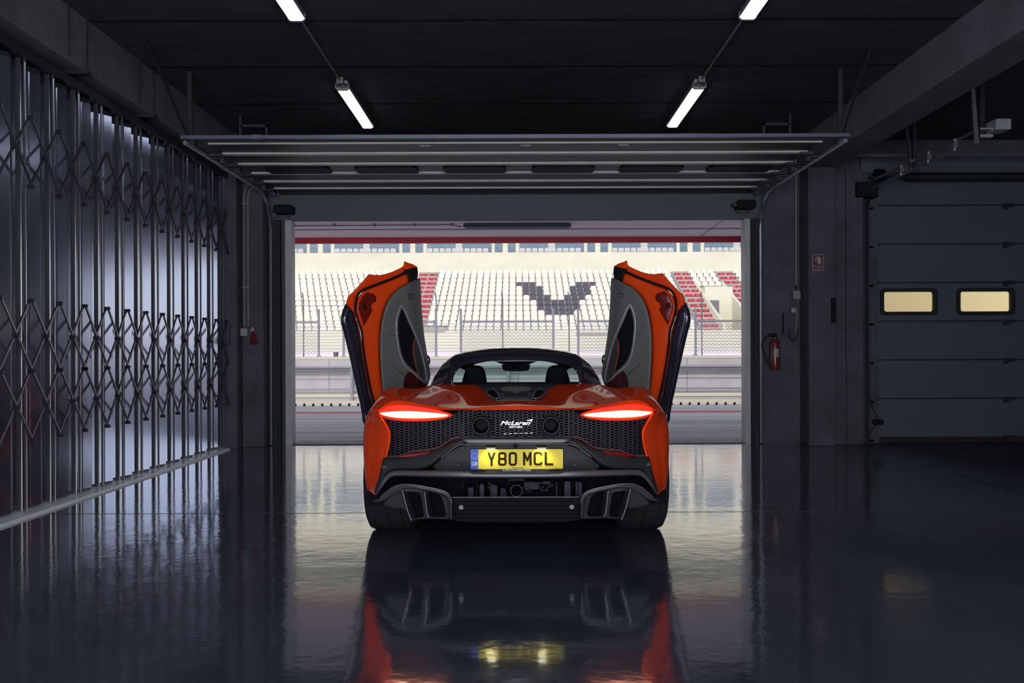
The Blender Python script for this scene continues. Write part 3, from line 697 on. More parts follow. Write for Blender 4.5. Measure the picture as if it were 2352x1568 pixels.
# suite building above
build('suite_wall', MB().box(-45, 45, 80.0, 80.4, 9.0, 15.3), M['cream'], gs, smooth=False)
build('upper_gallery', MB().box(-45, 45, 82.0, 82.4, 15.3, 18.0), M['winb'], gs, smooth=False)  # dark blue carries the shade under the roof slab in its colour
build('roof_slab', MB().box(-45, 45, 76.0, 84, 18.0, 18.9).box(-45, 45, 78.5, 82, 15.2, 15.5), M['cream'], gs, smooth=False)
u = 7.72/925.0
for n in range(-1, 5):
    xo = (660+475/4.355-CX)*80/F+7.72*n
    for a, b in ((0, 285), (360, 645)): build('suite_window', MB().box(xo+a*u, xo+b*u, 79.93, 80.0, 9.30, 12.3), M['winb'], gs, smooth=False)
    build('suite_pillar', MB().box(xo+290*u, xo+355*u, 79.85, 80.0, 9.0, 12.3), M['seatg'], gs, smooth=False)
    for a, b in ((680, 755), (810, 885)): build('suite_door', MB().box(xo+a*u, xo+b*u, 79.93, 80.0, 9.10, 12.3), M['winb'], gs, smooth=False)
build('terrace_rail', MB().tube([(-30, 76.0, 9.78), (30, 76.0, 9.78)], .02, 5).tube([(-30, 76.0, 9.55), (30, 76.0, 9.55)], .014, 5), M['fence'], gs, smooth=False)
# vomitory between the right-hand stairs
v = MB().box(13.62, 15.60, 68.9, 72.6, 2.5, rowz(3)-.45)
build('entrance_block', v, M['cream'], gs, smooth=False)
build('entrance_opening', MB().box(13.72, 14.62, 68.86, 68.9, 2.4, CH+(808-691)*68.9/F), M['pole'], gs, smooth=False)
for x in (13.58, 15.62):
    build('stair_parapet', MB().prismx([(62.35, 2.4), (72.4, 2.4), (72.4, rowz(3)+.15), (62.35, 2.9)], x-.09, x+.09), M['cream'], gs, smooth=False)
build('shaded_recess', MB().box(A1[1]-.02, A1[1]+1.35, 62.1, 62.3, rowz(12)-.25, rowz(12)+.02), M['gap'], gs, smooth=False)  # grey boxes in place of hollows; the recess shade is in their colour
build('shaded_recess', MB().box(3.9, 6.2, 62.1, 62.3, 2.24, 2.38), M['gap'], gs, smooth=False)
# stairs with crimson risers and row letters
for (xa, xb), nm in ((A1, 'left of the dark seat emblem'), (A2, 'right of the emblem, next to the entrance'), (A3, 'at the far right of the grandstand')):
    st = thing('stair_aisle', ((xa+xb)/2, 68, 0), 'crimson lettered stair aisle %s' % nm, 'stairs')
    m = MB()
    for i in range(NR):
        d = rowd(i); z = rowz(i)-.33; m.box(xa, xb, d-.44, d+.08, z+.005, z+.14); m.box(xa, xb, d+.08, d+.54, z+.005, z+.30)
    build('steps', m, M['gap'], st, smooth=False)
    for i in range(NR):
        d = rowd(i); z = rowz(i)-.33
        rr_ = build('riser_panel', MB().box(xa+.08, xb-.08, d-.46, d-.44, z-.06, z+.13), M['crim'], st, smooth=False)
        tmm = textmesh('ABCDEFGHIJKLM'[i], .22, ((xa+xb)/2, d-.462, z+.035))
        build('row_letter', tmm, M['letw'], rr_, smooth=False)
        for tx_, xx_ in (('1-12', xa+.3), ('13-24', xb-.3)): build('seat_numbers', textmesh(tx_, .07, (xx_, d-.462, z+.03)), M['letw'], rr_, smooth=False)
    for xx in (xa, xb):
        pass
# seats
def seat_mb():
    m = MB(); n = 5; w_ = .208; h = .32
    out = [(-w_, 0)]+[(-w_+.09*(1-math.cos(R(q))), h-.09+.09*math.sin(R(q))) for q in (0, 30, 60, 90)]+[(w_-.09*(1-math.cos(R(q))), h-.09+.09*math.sin(R(q))) for q in (90, 60, 30, 0)]+[(w_, 0)]
    k = len(out)
    yb = lambda z, x: .10+.12*z-.04*(abs(x)/w_)**2
    m.add([(x, yb(z, x), z) for x, z in out]+[(x, yb(z, x)+.03, z) for x, z in out], [tuple(range(k)), tuple(range(2*k-1, k-1, -1))]+[(i, i+k, (i+1) % k+k, (i+1) % k) for i in range(k)])
    m.prismx([(.12, -.03), (-.26, -.01), (-.30, -.04), (-.26, -.06), (.12, -.07)], -w_, w_)
    m.slot = 1; c = [(.045*math.cos(R(q)), .20+.045*math.sin(R(q))) for q in range(0, 360, 45)]
    m.add([(x, yb(z, x)-.006, z) for x, z in c], [tuple(range(8))])
    m.slot = 2; m.box(-.18, .18, -.1, .14, -.155, -.07)
    return m
sm = seat_mb()
def nameseat(o, lab, grp): return tag(o, lab, 'seat', grp)
proto = {}
def mk(kind, mats):
    o = build('stadium_chair', MB().merge(sm), mats, None, smooth=False, recalc=True); proto[kind] = [o, False]; return o
mk('w', [M['seatw'], M['seatm'], M['gap']]); mk('d', [M['seatd'], M['rline'], M['pole']]); mk('g', [M['seatg'], M['seatg'], M['gap']])
def put(kind, x, y, z, lab, grp):
    o, used = proto[kind]
    if used: o = o.copy(); COL.objects.link(o)
    proto[kind][1] = True; o.location = (x, y, z); return nameseat(o, lab, grp)
DARK = {3: (0, 1, 2, 9, 10, 11), 4: (1, 2, 3, 8, 9, 10), 5: (1, 2, 3, 8, 9, 10), 6: (2, 3, 4, 7, 8, 9), 7: range(3, 9), 8: range(3, 9), 9: (4, 5, 6, 7)}
ordn = ['front', 'second', 'third', 'fourth', 'fifth', 'sixth', 'seventh', 'eighth', 'ninth', 'tenth', 'eleventh', 'twelfth', 'top']
rest = MB(); cnt = 0
WD = 'one two three four five six seven eight nine ten eleven twelve thirteen fourteen fifteen sixteen seventeen eighteen nineteen twenty'.split()
def word(n): return WD[n-1] if n <= 20 else ('twenty' if n < 30 else 'thirty' if n < 40 else 'forty')+('' if n % 10 == 0 else '-'+WD[n % 10-1])
def nth(n): return ('first second third fourth fifth sixth seventh eighth ninth tenth eleventh twelfth'.split())[n-1]
def hidden(x, d, z):                                  # behind the car doors or roof, as seen through the doorway
    px = CX+x*F/d; py = 808-(z-CH)*F/d
    return px < 672 or px > 1708 or (815 < px < 955 and py > 640) or (1412 < px < 1560 and py > 640)
vis = []
for i in range(12, -1, -1):
    d = rowd(i); z = rowz(i)-.17
    for k in range(-36, 44):
        x = .26+.5*k+(.25 if k < -15 and i % 2 else 0)
        if A1[0]-.2 < x < A1[1]+.2 or A2[0]-.2 < x < A2[1]+.2 or A3[0]-.2 < x < A3[1]+.2: continue
        if A2[1] < x < A3[0] and i > 3: continue
        if i == 12 and (A1[1] < x < A1[1]+1.4): continue
        sec = 'left of the left crimson stair' if x < A1[0] else 'between the two main crimson stairs' if x < A2[0] else 'between the right-hand crimson stairs' if x < A3[0] else 'right of the last crimson stair'
        if i in DARK and k in DARK[i]:
            put('d', x, d, z, 'dark purple seat, %s from the left in the %s row up of the V emblem' % (nth(list(DARK[i]).index(k)+1), nth(10-i)), 'dark seats of the V emblem'); continue
        a_, b_x = (A1[0], 'left of the left crimson stair') if x < A1[0] else (A1[1], 'right of the left crimson stair') if x < A2[0] else (A2[1], 'right of the middle crimson stair') if x < A3[0] else (A3[1], 'right of the rightmost crimson stair')
        if not hidden(x, d, z) and cnt < 240:
            put('w', x, d, z, 'white seat in the %s row up, number %s %s' % (ordn[12-i], word(int(abs(x-a_)/.5)+1), b_x), 'white seats in the %s row of the grandstand' % ordn[12-i]); cnt += 1
        else: rest.merge(sm, lambda v, x=x, d=d, z=z: (v[0]+x, v[1]+d, v[2]+z))
o = build('stadium_chair_rows', rest, [M['seatw'], M['seatm'], M['gap']], None, smooth=False)
tag(o, 'rows of white moulded seats filling the upper and outer grandstand', 'seats', kind='stuff')
for n in range(-1, 5):
    xo = (660+475/4.355-CX)*80/F+7.72*n
    for j in range(11):
        x = (xo+(30+62*j)*u)*76.8/80
        if -18.2 < x < 18.4 and j < 11 and (30+62*j) < 650: put('g', x, 76.6, 9.13, 'pale grey upper terrace seat, %s from the left below the %s blue window pair' % (nth(j+1), nth(n+2)), 'pale seats of the upper terrace')
# ------------------------------------------------------------------ the car (its middle line is x = 0, rear axle 6.14 m away)
M['paint'] = mat('orange_red_paint', (.82, .060, .010), .38, .0, coat=.32, coat_r=.03, spec=0)
M['paintd'] = mat('door_frame_paint', (.82, .070, .010), .40, 0, coat=.4, spec=0)
M['carbon'] = mat('carbon_weave', (.022, .022, .026), .5, 0, coat=.06, coat_r=.2, spec=.15)
t = M['carbon'].node_tree; b_ = t.nodes['Principled BSDF']; ck = t.nodes.new('ShaderNodeTexChecker'); ck.inputs['Scale'].default_value = 260
ck.inputs[1].default_value = (.008, .008, .010, 1); ck.inputs[2].default_value = (.030, .030, .033, 1)
tc = t.nodes.new('ShaderNodeTexCoord'); mp = t.nodes.new('ShaderNodeMapping'); mp.inputs['Rotation'].default_value = (0, R(45), 0)
t.links.new(tc.outputs['Object'], mp.inputs[0]); t.links.new(mp.outputs[0], ck.inputs[0]); t.links.new(ck.outputs[0], b_.inputs['Base Color'])
M['satin'] = mat('satin_black_panel', (.048, .048, .052), .42, 0, coat=.2, coat_r=.25)
M['gloss'] = mat('gloss_black', (.008, .008, .012), .10, coat=1.0)
M['roof'] = mat('gloss_black_roof', (.022, .020, .035), .18, .1, coat=1.0)
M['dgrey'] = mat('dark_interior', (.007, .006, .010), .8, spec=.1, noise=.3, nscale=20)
M['alcan'] = mat('door_trim_leather', (.125, .124, .12), .55, noise=.05, nscale=40, bump=.08, bscale=400)
M['chrome'] = mat('bright_edging', (.60, .61, .66), .22, .45)
M['grille'] = mat('grille_wire', (.042, .034, .048), .45, .3, noise=.1)
M['core'] = emis('tail_light_core', (1.0, .86, .50), 2.3)
M['tailr'] = emis('tail_light_red', (1.0, .06, .006), 1.7)
M['lens'] = emis('tail_bloom_surround', (1.0, .045, .006), .05)  # faint emission painted round the lamps for their bloom
M['edge'] = mat('satin_bright_edge', (.20, .20, .21), .4, .2)
M['cap'] = mat('service_panel_sheen', (.26, .25, .22), .5)  # lightened to carry the satin reflection at the engine cover's centre
M['refl'] = mat('red_reflector', (.17, .003, .004), .3, coat=.4)
M['yel'] = mat('plate_yellow', (.84, .64, .01), .45)
M['blue'] = mat('plate_blue', (.02, .09, .55), .45)
M['ink'] = mat('plate_ink', (.03, .018, .006), .8, spec=.1)
M['badge'] = mat('badge_chrome', (.50, .50, .52), .3, .5)
M['led'] = emis('plate_lamp', (1.0, .98, .88), 12.0)
M['rim'] = mat('dark_wheel', (.05, .05, .06), .35, .7)
M['glass'] = glass('tinted_glass', (.80, .93, .88))
M['mech'] = mat('cast_metal', (.032, .030, .048), .5, .2, spec=.15, noise=.35, nscale=25)

car = thing('sports_car', (0, 6.14, 0), 'orange-red low sports car seen from behind with both doors raised', 'car')
def half(rows, nu=5, nv=6): return surf(rows, nu, nv)
# body: nets of (dx, y, depth)
r0 = [(0, 931.5, 5.20), (60, 934, 5.20), (123, 937, 5.21), (171, 934, 5.23), (215, 928, 5.26), (249, 921, 5.29), (276, 919, 5.33), (297, 926, 5.38), (319, 942, 5.45),
      (313, 955, 5.42), (301, 975, 5.38), (293, 995, 5.36), (296, 1025, 5.36), (304, 1056, 5.38), (315, 1096, 5.41), (326, 1135, 5.45)]
r1 = [(0, 922, 5.45), (60, 924.5, 5.45), (123, 925, 5.47), (171, 920, 5.5), (215, 913, 5.52), (249, 907, 5.55), (278, 903, 5.58), (303, 910, 5.60), (331, 936, 5.62),
      (331, 955, 5.58), (324, 978, 5.53), (321, 1000, 5.50), (324, 1030, 5.50), (329, 1058, 5.52), (334, 1095, 5.55), (335, 1128, 5.58)]
r2 = [(0, 914, 5.95), (60, 914, 5.95), (118, 903, 5.98), (160, 894, 6.0), (200, 896.5, 6.0), (240, 893, 5.98), (270, 889.5, 5.95), (293, 891.5, 5.92), (312, 909, 5.90),
      (336, 940, 5.86), (347, 968, 5.80), (351, 1002, 5.76), (351, 1040, 5.74), (350, 1062, 5.74), (348, 1090, 5.74), (343, 1120, 5.74)]
r3 = [(0, 895, 6.4), (60, 895, 6.4), (110, 889, 6.42), (154, 884, 6.45), (195, 885, 6.42), (228, 892, 6.4), (254, 893, 6.36), (274, 898, 6.34), (292, 913, 6.34),
      (312, 942, 6.36), (322, 970, 6.36), (329, 1000, 6.36), (330, 1030, 6.36), (329, 1056, 6.36), (327, 1085, 6.36), (323, 1108, 6.36)]
r4 = [(0, 884, 6.78), (60, 884, 6.78), (108, 882, 6.8), (150, 881, 6.8), (192, 885.5, 6.8), (222, 894, 6.8), (242, 898, 6.8), (258, 904, 6.8), (272, 920, 6.8),
      (288, 945, 6.8), (297, 970, 6.8), (303, 998, 6.8), (305, 1024, 6.8), (304, 1046, 6.8), (303, 1072, 6.8), (300, 1096, 6.8)]
g = surf([[D(*p) for p in r] for r in (r0, r1, r2, r3, r4)], 6, 8)
body = MB()
AX, RW = 6.14, .345
n = len(g[0]); vs = [p for r in g for p in r]; fs = []
for i in range(len(g)-1):
    for j in range(n-1):
        q = (i*n+j, (i+1)*n+j, (i+1)*n+j+1, i*n+j+1)
        c = sum((Vector(vs[k]) for k in q), Vector())/4
        if abs(c.x) > .70 and math.hypot(c.y-AX, c.z-.345) < .395: continue
        fs.append(q)
body.add(vs, fs)
# the turned-in lip round the tail opening
low = [(0, 940.5), (60, 941), (123, 941), (171, 940), (215, 934), (249, 929), (276, 927), (297, 932), (315, 946)]
e0 = [Vector(p) for p in cr([tuple(D(*p)) for p in r0[:9]], 6)]
e1 = [Vector(p) for p in cr([tuple(D(a, b, r0[i][2]+.015)) for i, (a, b) in enumerate(low)], 6)]
e2 = [p+Vector((0, .16, .01)) for p in e1]
body.grid([e0, e1]); body.grid([e1, e2])
f0 = [Vector(p) for p in cr([tuple(D(*p)) for p in r0[8:]], 6)]
f1 = [Vector((p.x-.004, p.y+.03, p.z)) for p in f0]; f2 = [Vector((p.x+.005, p.y+.16, p.z)) for p in f0]
f3 = [Vector((p.x-.010, p.y+.004, p.z)) for p in f0]
body.grid([f0, f3]); body.grid([f3, f1]); body.grid([f1, f2])
# sill, front wing and bonnet
fr = [  # (x, z) for each station forward of the doors
    (8.15, [(0, .80), (.35, .80), (.62, .80), (.80, .80), (.90, .72), (.93, .55), (.93, .38), (.90, .22)]),
    (8.78, [(0, .72), (.35, .73), (.62, .80), (.80, .82), (.93, .72), (.95, .55), (.95, .40), (.92, .22)]),
    (9.35, [(0, .60), (.35, .61), (.62, .68), (.78, .66), (.88, .55), (.90, .45), (.90, .34), (.88, .18)]),
    (9.72, [(0, .42), (.35, .42), (.55, .42), (.68, .40), (.72, .34), (.72, .28), (.72, .22), (.70, .16)])]
gf = surf([[(x, y, z) for x, z in pts] for y, pts in fr], 4, 6); vs = [p for r in gf for p in r]; n = len(gf[0]); fs = []
for i in range(len(gf)-1):
    for j in range(n-1):
        q = (i*n+j, (i+1)*n+j, (i+1)*n+j+1, i*n+j+1); c = sum((Vector(vs[k]) for k in q), Vector())/4
        if abs(c.x) > .70 and math.hypot(c.y-8.78, c.z-.34) < .38: continue
        fs.append(q)
body.add(vs, fs)
body.prismx([(6.8, .16), (8.2, .16), (8.2, .34), (6.8, .36)], .72, .92)
bo = build('body_shell', MB().merge(body).merge(body.mirrored()), M['paint'], car, angle=40, recalc=False)
import bmesh
bm = bmesh.new(); bm.from_mesh(bo.data); bmesh.ops.remove_doubles(bm, verts=bm.verts[:], dist=.0004); bmesh.ops.recalc_face_normals(bm, faces=bm.faces[:]); bm.to_mesh(bo.data); bm.free()
bo.data.set_sharp_from_angle(angle=R(40))
# under-structure so nothing shines through
tub = MB().box(-.62, .62, 5.95, 6.80, .14, .80).box(-.86, .86, 6.55, 8.30, .12, .42).box(-.60, .60, 8.3, 9.6, .14, .45).box(-.70, .70, 6.56, 6.66, .42, .80)
build('chassis_tub', tub, M['dgrey'], car, smooth=False)
lin = MB()
for s in (-1, 1):
    for ya, rr_ in ((AX, .40), (8.78, .385)):
        a = [(ya+rr_*math.cos(R(q)), .345+rr_*math.sin(R(q))) for q in range(-20, 201, 20)]
        xi, xo = (.60, .90) if ya == AX else (.62, .88)
        lin = MB(); lin.grid([[(s*xi, y, z) for y, z in a], [(s*xo, y, z) for y, z in a]]); lin.add([(s*xi, y, z) for y, z in a], [tuple(range(len(a)))]); build('wheel_arch_liner', lin, M['dgrey'], car)

# tail interior behind the mesh
dep = lambda x, y: 5.34+.08*(abs(x)/300)**2
poly_in = [(-322, 942), (-250, 922), (0, 928), (250, 922), (322, 942), (312, 960), (300, 1000), (312, 1060), (318, 1088), (-318, 1088), (-312, 1060), (-300, 1000), (-312, 960)]
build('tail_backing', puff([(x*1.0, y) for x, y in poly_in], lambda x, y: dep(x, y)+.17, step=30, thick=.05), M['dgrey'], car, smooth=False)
rb = MB()
for x in (-210, -196, -90, -70, 72, 88, 120, 198, 212, 240): rb.add([D(x, 948, 5.46), D(x+4, 948, 5.46), D(x+4, 1040, 5.46), D(x, 1040, 5.46)], [(0, 1, 2, 3)])
rb.add([D(-128, 970, 5.44), D(-118, 970, 5.44), D(-118, 1002, 5.44), D(-128, 1002, 5.44)], [(0, 1, 2, 3)]); 
build('heat_shield', rb, M['black'], car, smooth=False)
# honeycomb
def mesh_top(x):
    x = abs(x); return cr([(0, 941), (110, 941), (148, 952), (200, 966), (250, 967), (290, 960), (312, 950)], 8)
mt = mesh_top(0)
mo = mt+[(304, 962), (296, 975), (290, 990), (289, 1008), (292, 1028), (299, 1046)]+[(262, 1046), (240, 1035.5), (210, 1033), (183, 1028), (160, 1013), (135, 1005), (0, 1005)]
mo = mo+[(-x, y) for x, y in mo[::-1] if x > 0]
hx = MB(); seen = set(); cp, vp = 10.5, 5.75
def hexedge(a, b):
    A, B = D(a[0], a[1], dep(*a)), D(b[0], b[1], dep(*b)); t = (B-A)
    if t.length < 1e-6: return
    t.normalize(); nn = Vector((-t.z, 0, t.x))*.0011; yy = Vector((0, .006, 0))
    hx.add([A-nn, A+nn, B+nn, B-nn, A-nn+yy, A+nn+yy, B+nn+yy, B-nn+yy], [(0, 1, 2, 3), (0, 4, 5, 1), (1, 5, 6, 2), (2, 6, 7, 3), (3, 7, 4, 0)])
for ci in range(-31, 32):
    for ri in range(0, 24):
        cx = ci*cp; cy = 938+ri*vp+(vp/2 if ci % 2 else 0)
        if math.hypot(abs(cx)-80, cy-976) < 23: continue
        P = [(cx-6.9, cy), (cx-3.6, cy-vp/2), (cx+3.6, cy-vp/2), (cx+6.9, cy), (cx+3.6, cy+vp/2), (cx-3.6, cy+vp/2)]
        if not inside((cx, cy), mo): continue
        for a, b in zip(P, P[1:]+P[:1]):
            k = tuple(sorted(((round(a[0]), round(a[1]*2)), (round(b[0]), round(b[1]*2)))))
            if k in seen: continue
            seen.add(k); hexedge(a, b)
build('honeycomb_grille', hx, M['grille'], car, smooth=False)
bt = [(0, 1005), (128, 1004), (152, 1010.5), (168, 1021), (183, 1028.5), (210, 1033), (240, 1035.5), (258, 1043), (275, 1047), (303, 1047)]
b2 = [(x, y+5) for x, y in bt]
eb = MB(); rowa = [D(x, y-2.5, dep(x, y)-.004) for x, y in cr(bt, 5)]; rowb = [D(x, y+2.5, dep(x, y)-.012) for x, y in cr(bt, 5)]
eb.grid([rowa, rowb]); eb.both(); build('grille_frame', eb, M['satin'], car)
# tail lights: lens bar, surround enlarged and emissive to paint the lamp's bloom
for s, nm in ((-1, 'left'), (1, 'right')):
    tl = cr([(157, 953.2), (163, 950.5), (200, 946.5), (240, 943.6), (270, 943.4), (296, 945.2), (311.5, 947), (306, 951.5), (285, 956.5), (255, 959), (215, 959.3), (180, 957.6), (162, 955.6)], 5, closed=True)
    tl = [(s*x, y) for x, y in tl]
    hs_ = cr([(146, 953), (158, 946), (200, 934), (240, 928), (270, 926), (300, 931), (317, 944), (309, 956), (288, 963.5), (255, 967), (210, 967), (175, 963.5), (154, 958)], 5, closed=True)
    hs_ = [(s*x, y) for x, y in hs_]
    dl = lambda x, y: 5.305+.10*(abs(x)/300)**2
    o = build('tail_light', puff(hs_, lambda x, y: dl(x, y)+.022, step=8, rr=4, rh=.01, thick=.03), M['lens'], car, label='%s tail light with bloom surround' % nm)
    bo_ = cr([(154, 953.2), (161, 949.6), (200, 945.2), (240, 942.2), (270, 942), (297, 944), (313.5, 946.8), (307, 952.7), (285, 958), (255, 960.6), (215, 960.8), (180, 959), (159, 956.6)], 5, closed=True)
    build('light_edge', puff([(s*x, y) for x, y in bo_], lambda x, y: dl(x, y)+.004, step=10, thick=.012), M['tailr'], o, smooth=False)
    build('light_bar', puff(tl, dl, step=7, rr=4, rh=.006, thick=.006), M['core'], o)
    for xx_, yy_ in ((185, 951), (235, 951), (285, 950)):
        ld = bpy.data.lights.new('tail_light_glow', 'POINT'); ld.energy = .035; ld.shadow_soft_size = .03; ld.color = (1, .09, .012)
        lo = bpy.data.objects.new('tail_light_glow', ld); COL.objects.link(lo); lo.parent = o; lo.location = D(s*xx_, yy_, dl(xx_, yy_)-.045)-wloc(o)
# exhausts
for s in (-1, 1):
    c = D(s*80, 976.3, 5.30); q = 1/415
    e = build('exhaust_tip', MB().lathe([(.02, 17.5*q), (-.03, 18*q), (-.045, 19.5*q), (-.03, 21*q), (.04, 21*q)], c, 'y', 40), M['rim'], car)
    build('exhaust_collar', MB().lathe([(.02, 21*q), (-.004, 21.5*q), (-.022, 23.2*q), (-.018, 24.8*q), (.04, 25*q)], c, 'y', 40), M['satin'], e)
    build('bright_ring', MB().lathe([(-.044, 18.0*q), (-.050, 18.9*q), (-.045, 19.6*q), (-.040, 18.9*q)], c, 'y', 40, close=True), M['fix'], e)
    build('exhaust_bore', MB().lathe([(0.13, .001), (.13, 15*q), (-.03, 18*q)], c, 'y', 32), M['black'], e)
# badge lettering
yb = 5.33
ml = textmesh('McLaren', .040, (0, 0, 0), bold=.0006, shear=.35, extrude=.002)
xs = [v[0] for v in ml.v]; zs_ = [v[2] for v in ml.v]; sx = (68/412)/(max(xs)-min(xs)); sz = (9.5/412)/(max(zs_)-min(zs_))
c0 = D(0, 971, 5.322)
bdg = MB().merge(ml, lambda v: ((v[0]-(max(xs)+min(xs))/2)*sx+c0.x-.004, v[1]+c0.y, (v[2]-(max(zs_)+min(zs_))/2)*sz+c0.z))
sw = cr([(24, 966.5), (29, 964.0), (36, 962.8), (38.5, 962.6), (36.5, 966), (33.5, 969.8), (33.8, 967.2), (31.5, 966.0)], 3, closed=True)
puff(sw, 5.322, step=3, thick=.002, mb=bdg)
build('name_badge', bdg, M['badge'], car, smooth=False, label='bright name badge on the grille')
ml = textmesh('ARTURA', .03, (0, 0, 0), bold=.0004, extrude=.001); xs = [v[0] for v in ml.v]; zs_ = [v[2] for v in ml.v]
sx = (31/412)/(max(xs)-min(xs)); sz = (4.5/412)/(max(zs_)-min(zs_)); c0 = D(-1.0, 980, 5.322)
build('model_badge', MB().merge(ml, lambda v: ((v[0]-(max(xs)+min(xs))/2)*sx+c0.x, v[1]+c0.y, (v[2]-(max(zs_)+min(zs_))/2)*sz+c0.z)), M['badge'], car, smooth=False)
ts = MB()
for k in range(6): ts.add([D(-29+k*12, 995.6-.35*k+.3, 5.325), D(-22+k*12, 995.0-.3*k, 5.325), D(-22+k*12, 995.9-.3*k, 5.325), D(-29+k*12, 996.4-.35*k+.3, 5.325)], [(0, 1, 2, 3)])
build('third_brake_lens', ts, M['chrome'], car, smooth=False)
# carbon bumper round the plate recess
db = lambda x, y: 5.235+.15*(abs(x)/320)**2-.0004*max(0, y-1005)+.02*math.cos(min(1, abs(x)/160)*math.pi)*.5
top = [(0, 1006), (118, 1006.5), (140, 1010), (160, 1020), (178, 1030), (205, 1037), (235, 1040), (258, 1048), (280, 1050), (304, 1049)]
bot = [(327, 1130), (321, 1130), (306, 1101), (294, 1084), (275, 1078.5), (232, 1078), (206, 1073), (186, 1062), (168, 1047), (150, 1033), (128, 1023.5), (112, 1019), (0, 1017.5)]
hp = cr(top, 4)+[(307, 1056), (316, 1096)]+cr(bot, 3)
full = hp+[(-x, y) for x, y in hp[::-1] if x > 0]
fl = []
for p in full:
    if not fl or math.hypot(fl[-1][0]-p[0], fl[-1][1]-p[1]) > .5: fl.append(p)
build('bumper_surround', puff(fl, db, step=7, rr=7, rh=.022, thick=.05), M['carbon'], car, angle=50)
ctr = [(-118, 1007), (118, 1007), (128, 1009.5), (112, 1016.5), (-112, 1016.5), (-128, 1009.5)]
build('bumper_trim', puff(ctr, lambda x, y: db(x, y)-.012, step=12, rr=2, rh=.004, thick=.02), M['satin'], car)
ed = MB(); strip([(x, 1015.8-.0*abs(x)) for x in range(-112, 113, 16)], lambda x, y: db(x, y)-.013, .0012, mb=ed)
strip([(-112, 1020)]+[(x, 1019.0) for x in range(-104, 105, 16)]+[(112, 1020)], lambda x, y: db(x, y)-.002, .0011, mb=ed)
for s in (-1, 1): strip([(s*x, y) for x, y in cr([(112, 1020), (124, 1019.5), (140, 1026), (156, 1037), (172, 1050)], 4)], lambda x, y: db(x, y)-.004, .0016, mb=ed)
build('bright_edge', ed, M['edge'], car)
rec = [(0, 1019), (112, 1020), (128, 1025), (150, 1035), (168, 1049), (186, 1064), (192, 1072), (178, 1084), (0, 1084)]
rec = rec+[(-x, y) for x, y in rec[::-1] if x > 0]
build('plate_recess', puff(rec, lambda x, y: 5.44, step=20, thick=.03), M['carbon'], car, smooth=False)
ck_ = MB(); a_ = [(0, 1017.5), (112, 1019), (128, 1023.5), (150, 1033), (168, 1047), (186, 1062), (206, 1073)]; a_ = cr(a_, 4)
ck_.grid([[D(x, y, db(x, y)+.02) for x, y in a_], [D(x*.985, y+1, 5.45) for x, y in a_]]); ck_.both(); build('recess_wall', ck_, M['carbon'], car)
ck_ = MB(); ck_.grid([[D(x, 1084.5, 5.27) for x in range(-200, 201, 20)], [D(x, 1083, 5.45) for x in range(-200, 201, 20)]]); build('recess_floor', ck_, M['satin'], car)
# lower lip band
lt = [(0, 1084), (96, 1083.5), (106, 1080.2), (232, 1079), (276, 1079), (292, 1083), (304, 1094), (314, 1112), (325, 1133)]
lb_ = [(320, 1134), (304, 1112), (293, 1099), (282, 1093.5), (268, 1092.5), (232, 1093.5), (100, 1097), (0, 1098)]
lp = cr(lt, 4)+cr(lb_, 4); lp = lp+[(-x, y) for x, y in lp[::-1] if x > 0]
build('lower_lip', puff(lp, lambda x, y: db(x, y)-.035, step=8, rr=5, rh=.014, thick=.06), M['satin'], car, angle=50)
# dark void above the diffuser with running gear
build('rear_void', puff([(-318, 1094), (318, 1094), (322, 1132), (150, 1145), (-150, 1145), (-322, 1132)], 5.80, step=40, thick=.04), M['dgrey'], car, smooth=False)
gx = MB(); c = D(0, 1124, 5.55); q = 1/396
rg_ = MB().lathe([(-.048, 12.4*q), (-.052, 13.1*q), (-.048, 13.8*q), (-.044, 13.1*q)], c, 'y', 32, close=True)
build('outlet_ring', rg_, M['fix'], car)
for x0, y0, x1, y1 in ((18, 1106, 52, 1122), (-58, 1112, -44, 1142), (-36, 1120, -26, 1142), (110, 1104, 124, 1142), (138, 1106, 150, 1140), (-110, 1118, -98, 1142), (60, 1104, 78, 1112), (-84, 1110, -74, 1140)):
    p0, p1 = D(x0, y1, 5.62), D(x1, y0, 5.62); gx.bevbox(p0.x, p1.x, 5.60, 5.72, p0.z, p1.z, .006)
gx.lathe([(-.03, 12.6*q), (-.045, 13.2*q), (-.03, 13.9*q), (.05, 13.9*q)], c, 'y', 28)
gx.lathe([(-.03, 9*q), (-.045, 9.8*q), (-.03, 10.5*q), (.05, 10.5*q)], D(30, 1139, 5.55), 'y', 24)
for x0, y0, x1, y1, r in ((13, 1118, 30, 1130, 1.2), (17, 1112, 24, 1128, 1.0), (24, 1110, 40, 1126, 1.5), (40, 1106, 62, 1128, 2.0), (45, 1108, 80, 1112, 1.6), (62, 1128, 84, 1112, 2.2), (9, 1136, 20, 1128, 1.4), (-60, 1108, -58, 1140, 2.4), (-68, 1110, -52, 1110, 1.5), (-28, 1122, -24, 1140, 3.5), (-90, 1112, -92, 1138, .8), (-122, 1108, -124, 1124, .7), (-100, 1116, -101, 1136, .8), (92, 1107, 93, 1140, 2.2), (128, 1106, 129, 1122, .8), (138, 1106, 139, 1138, 4)):
    gx.tube([D(x0, y0, 5.60), D(x1, y1, 5.60)], r*q, 8)
for x, y in ((60, 1116), (70, 1124), (82, 1113), (24, 1120), (30, 1124), (-62, 1108), (-64, 1118)): gx.lathe([(-.03, .001), (-.03, 2.2*q), (0, 2.4*q)], D(x, y, 5.58), 'y', 8)
build('gearbox_casing', gx, M['mech'], car, angle=40)
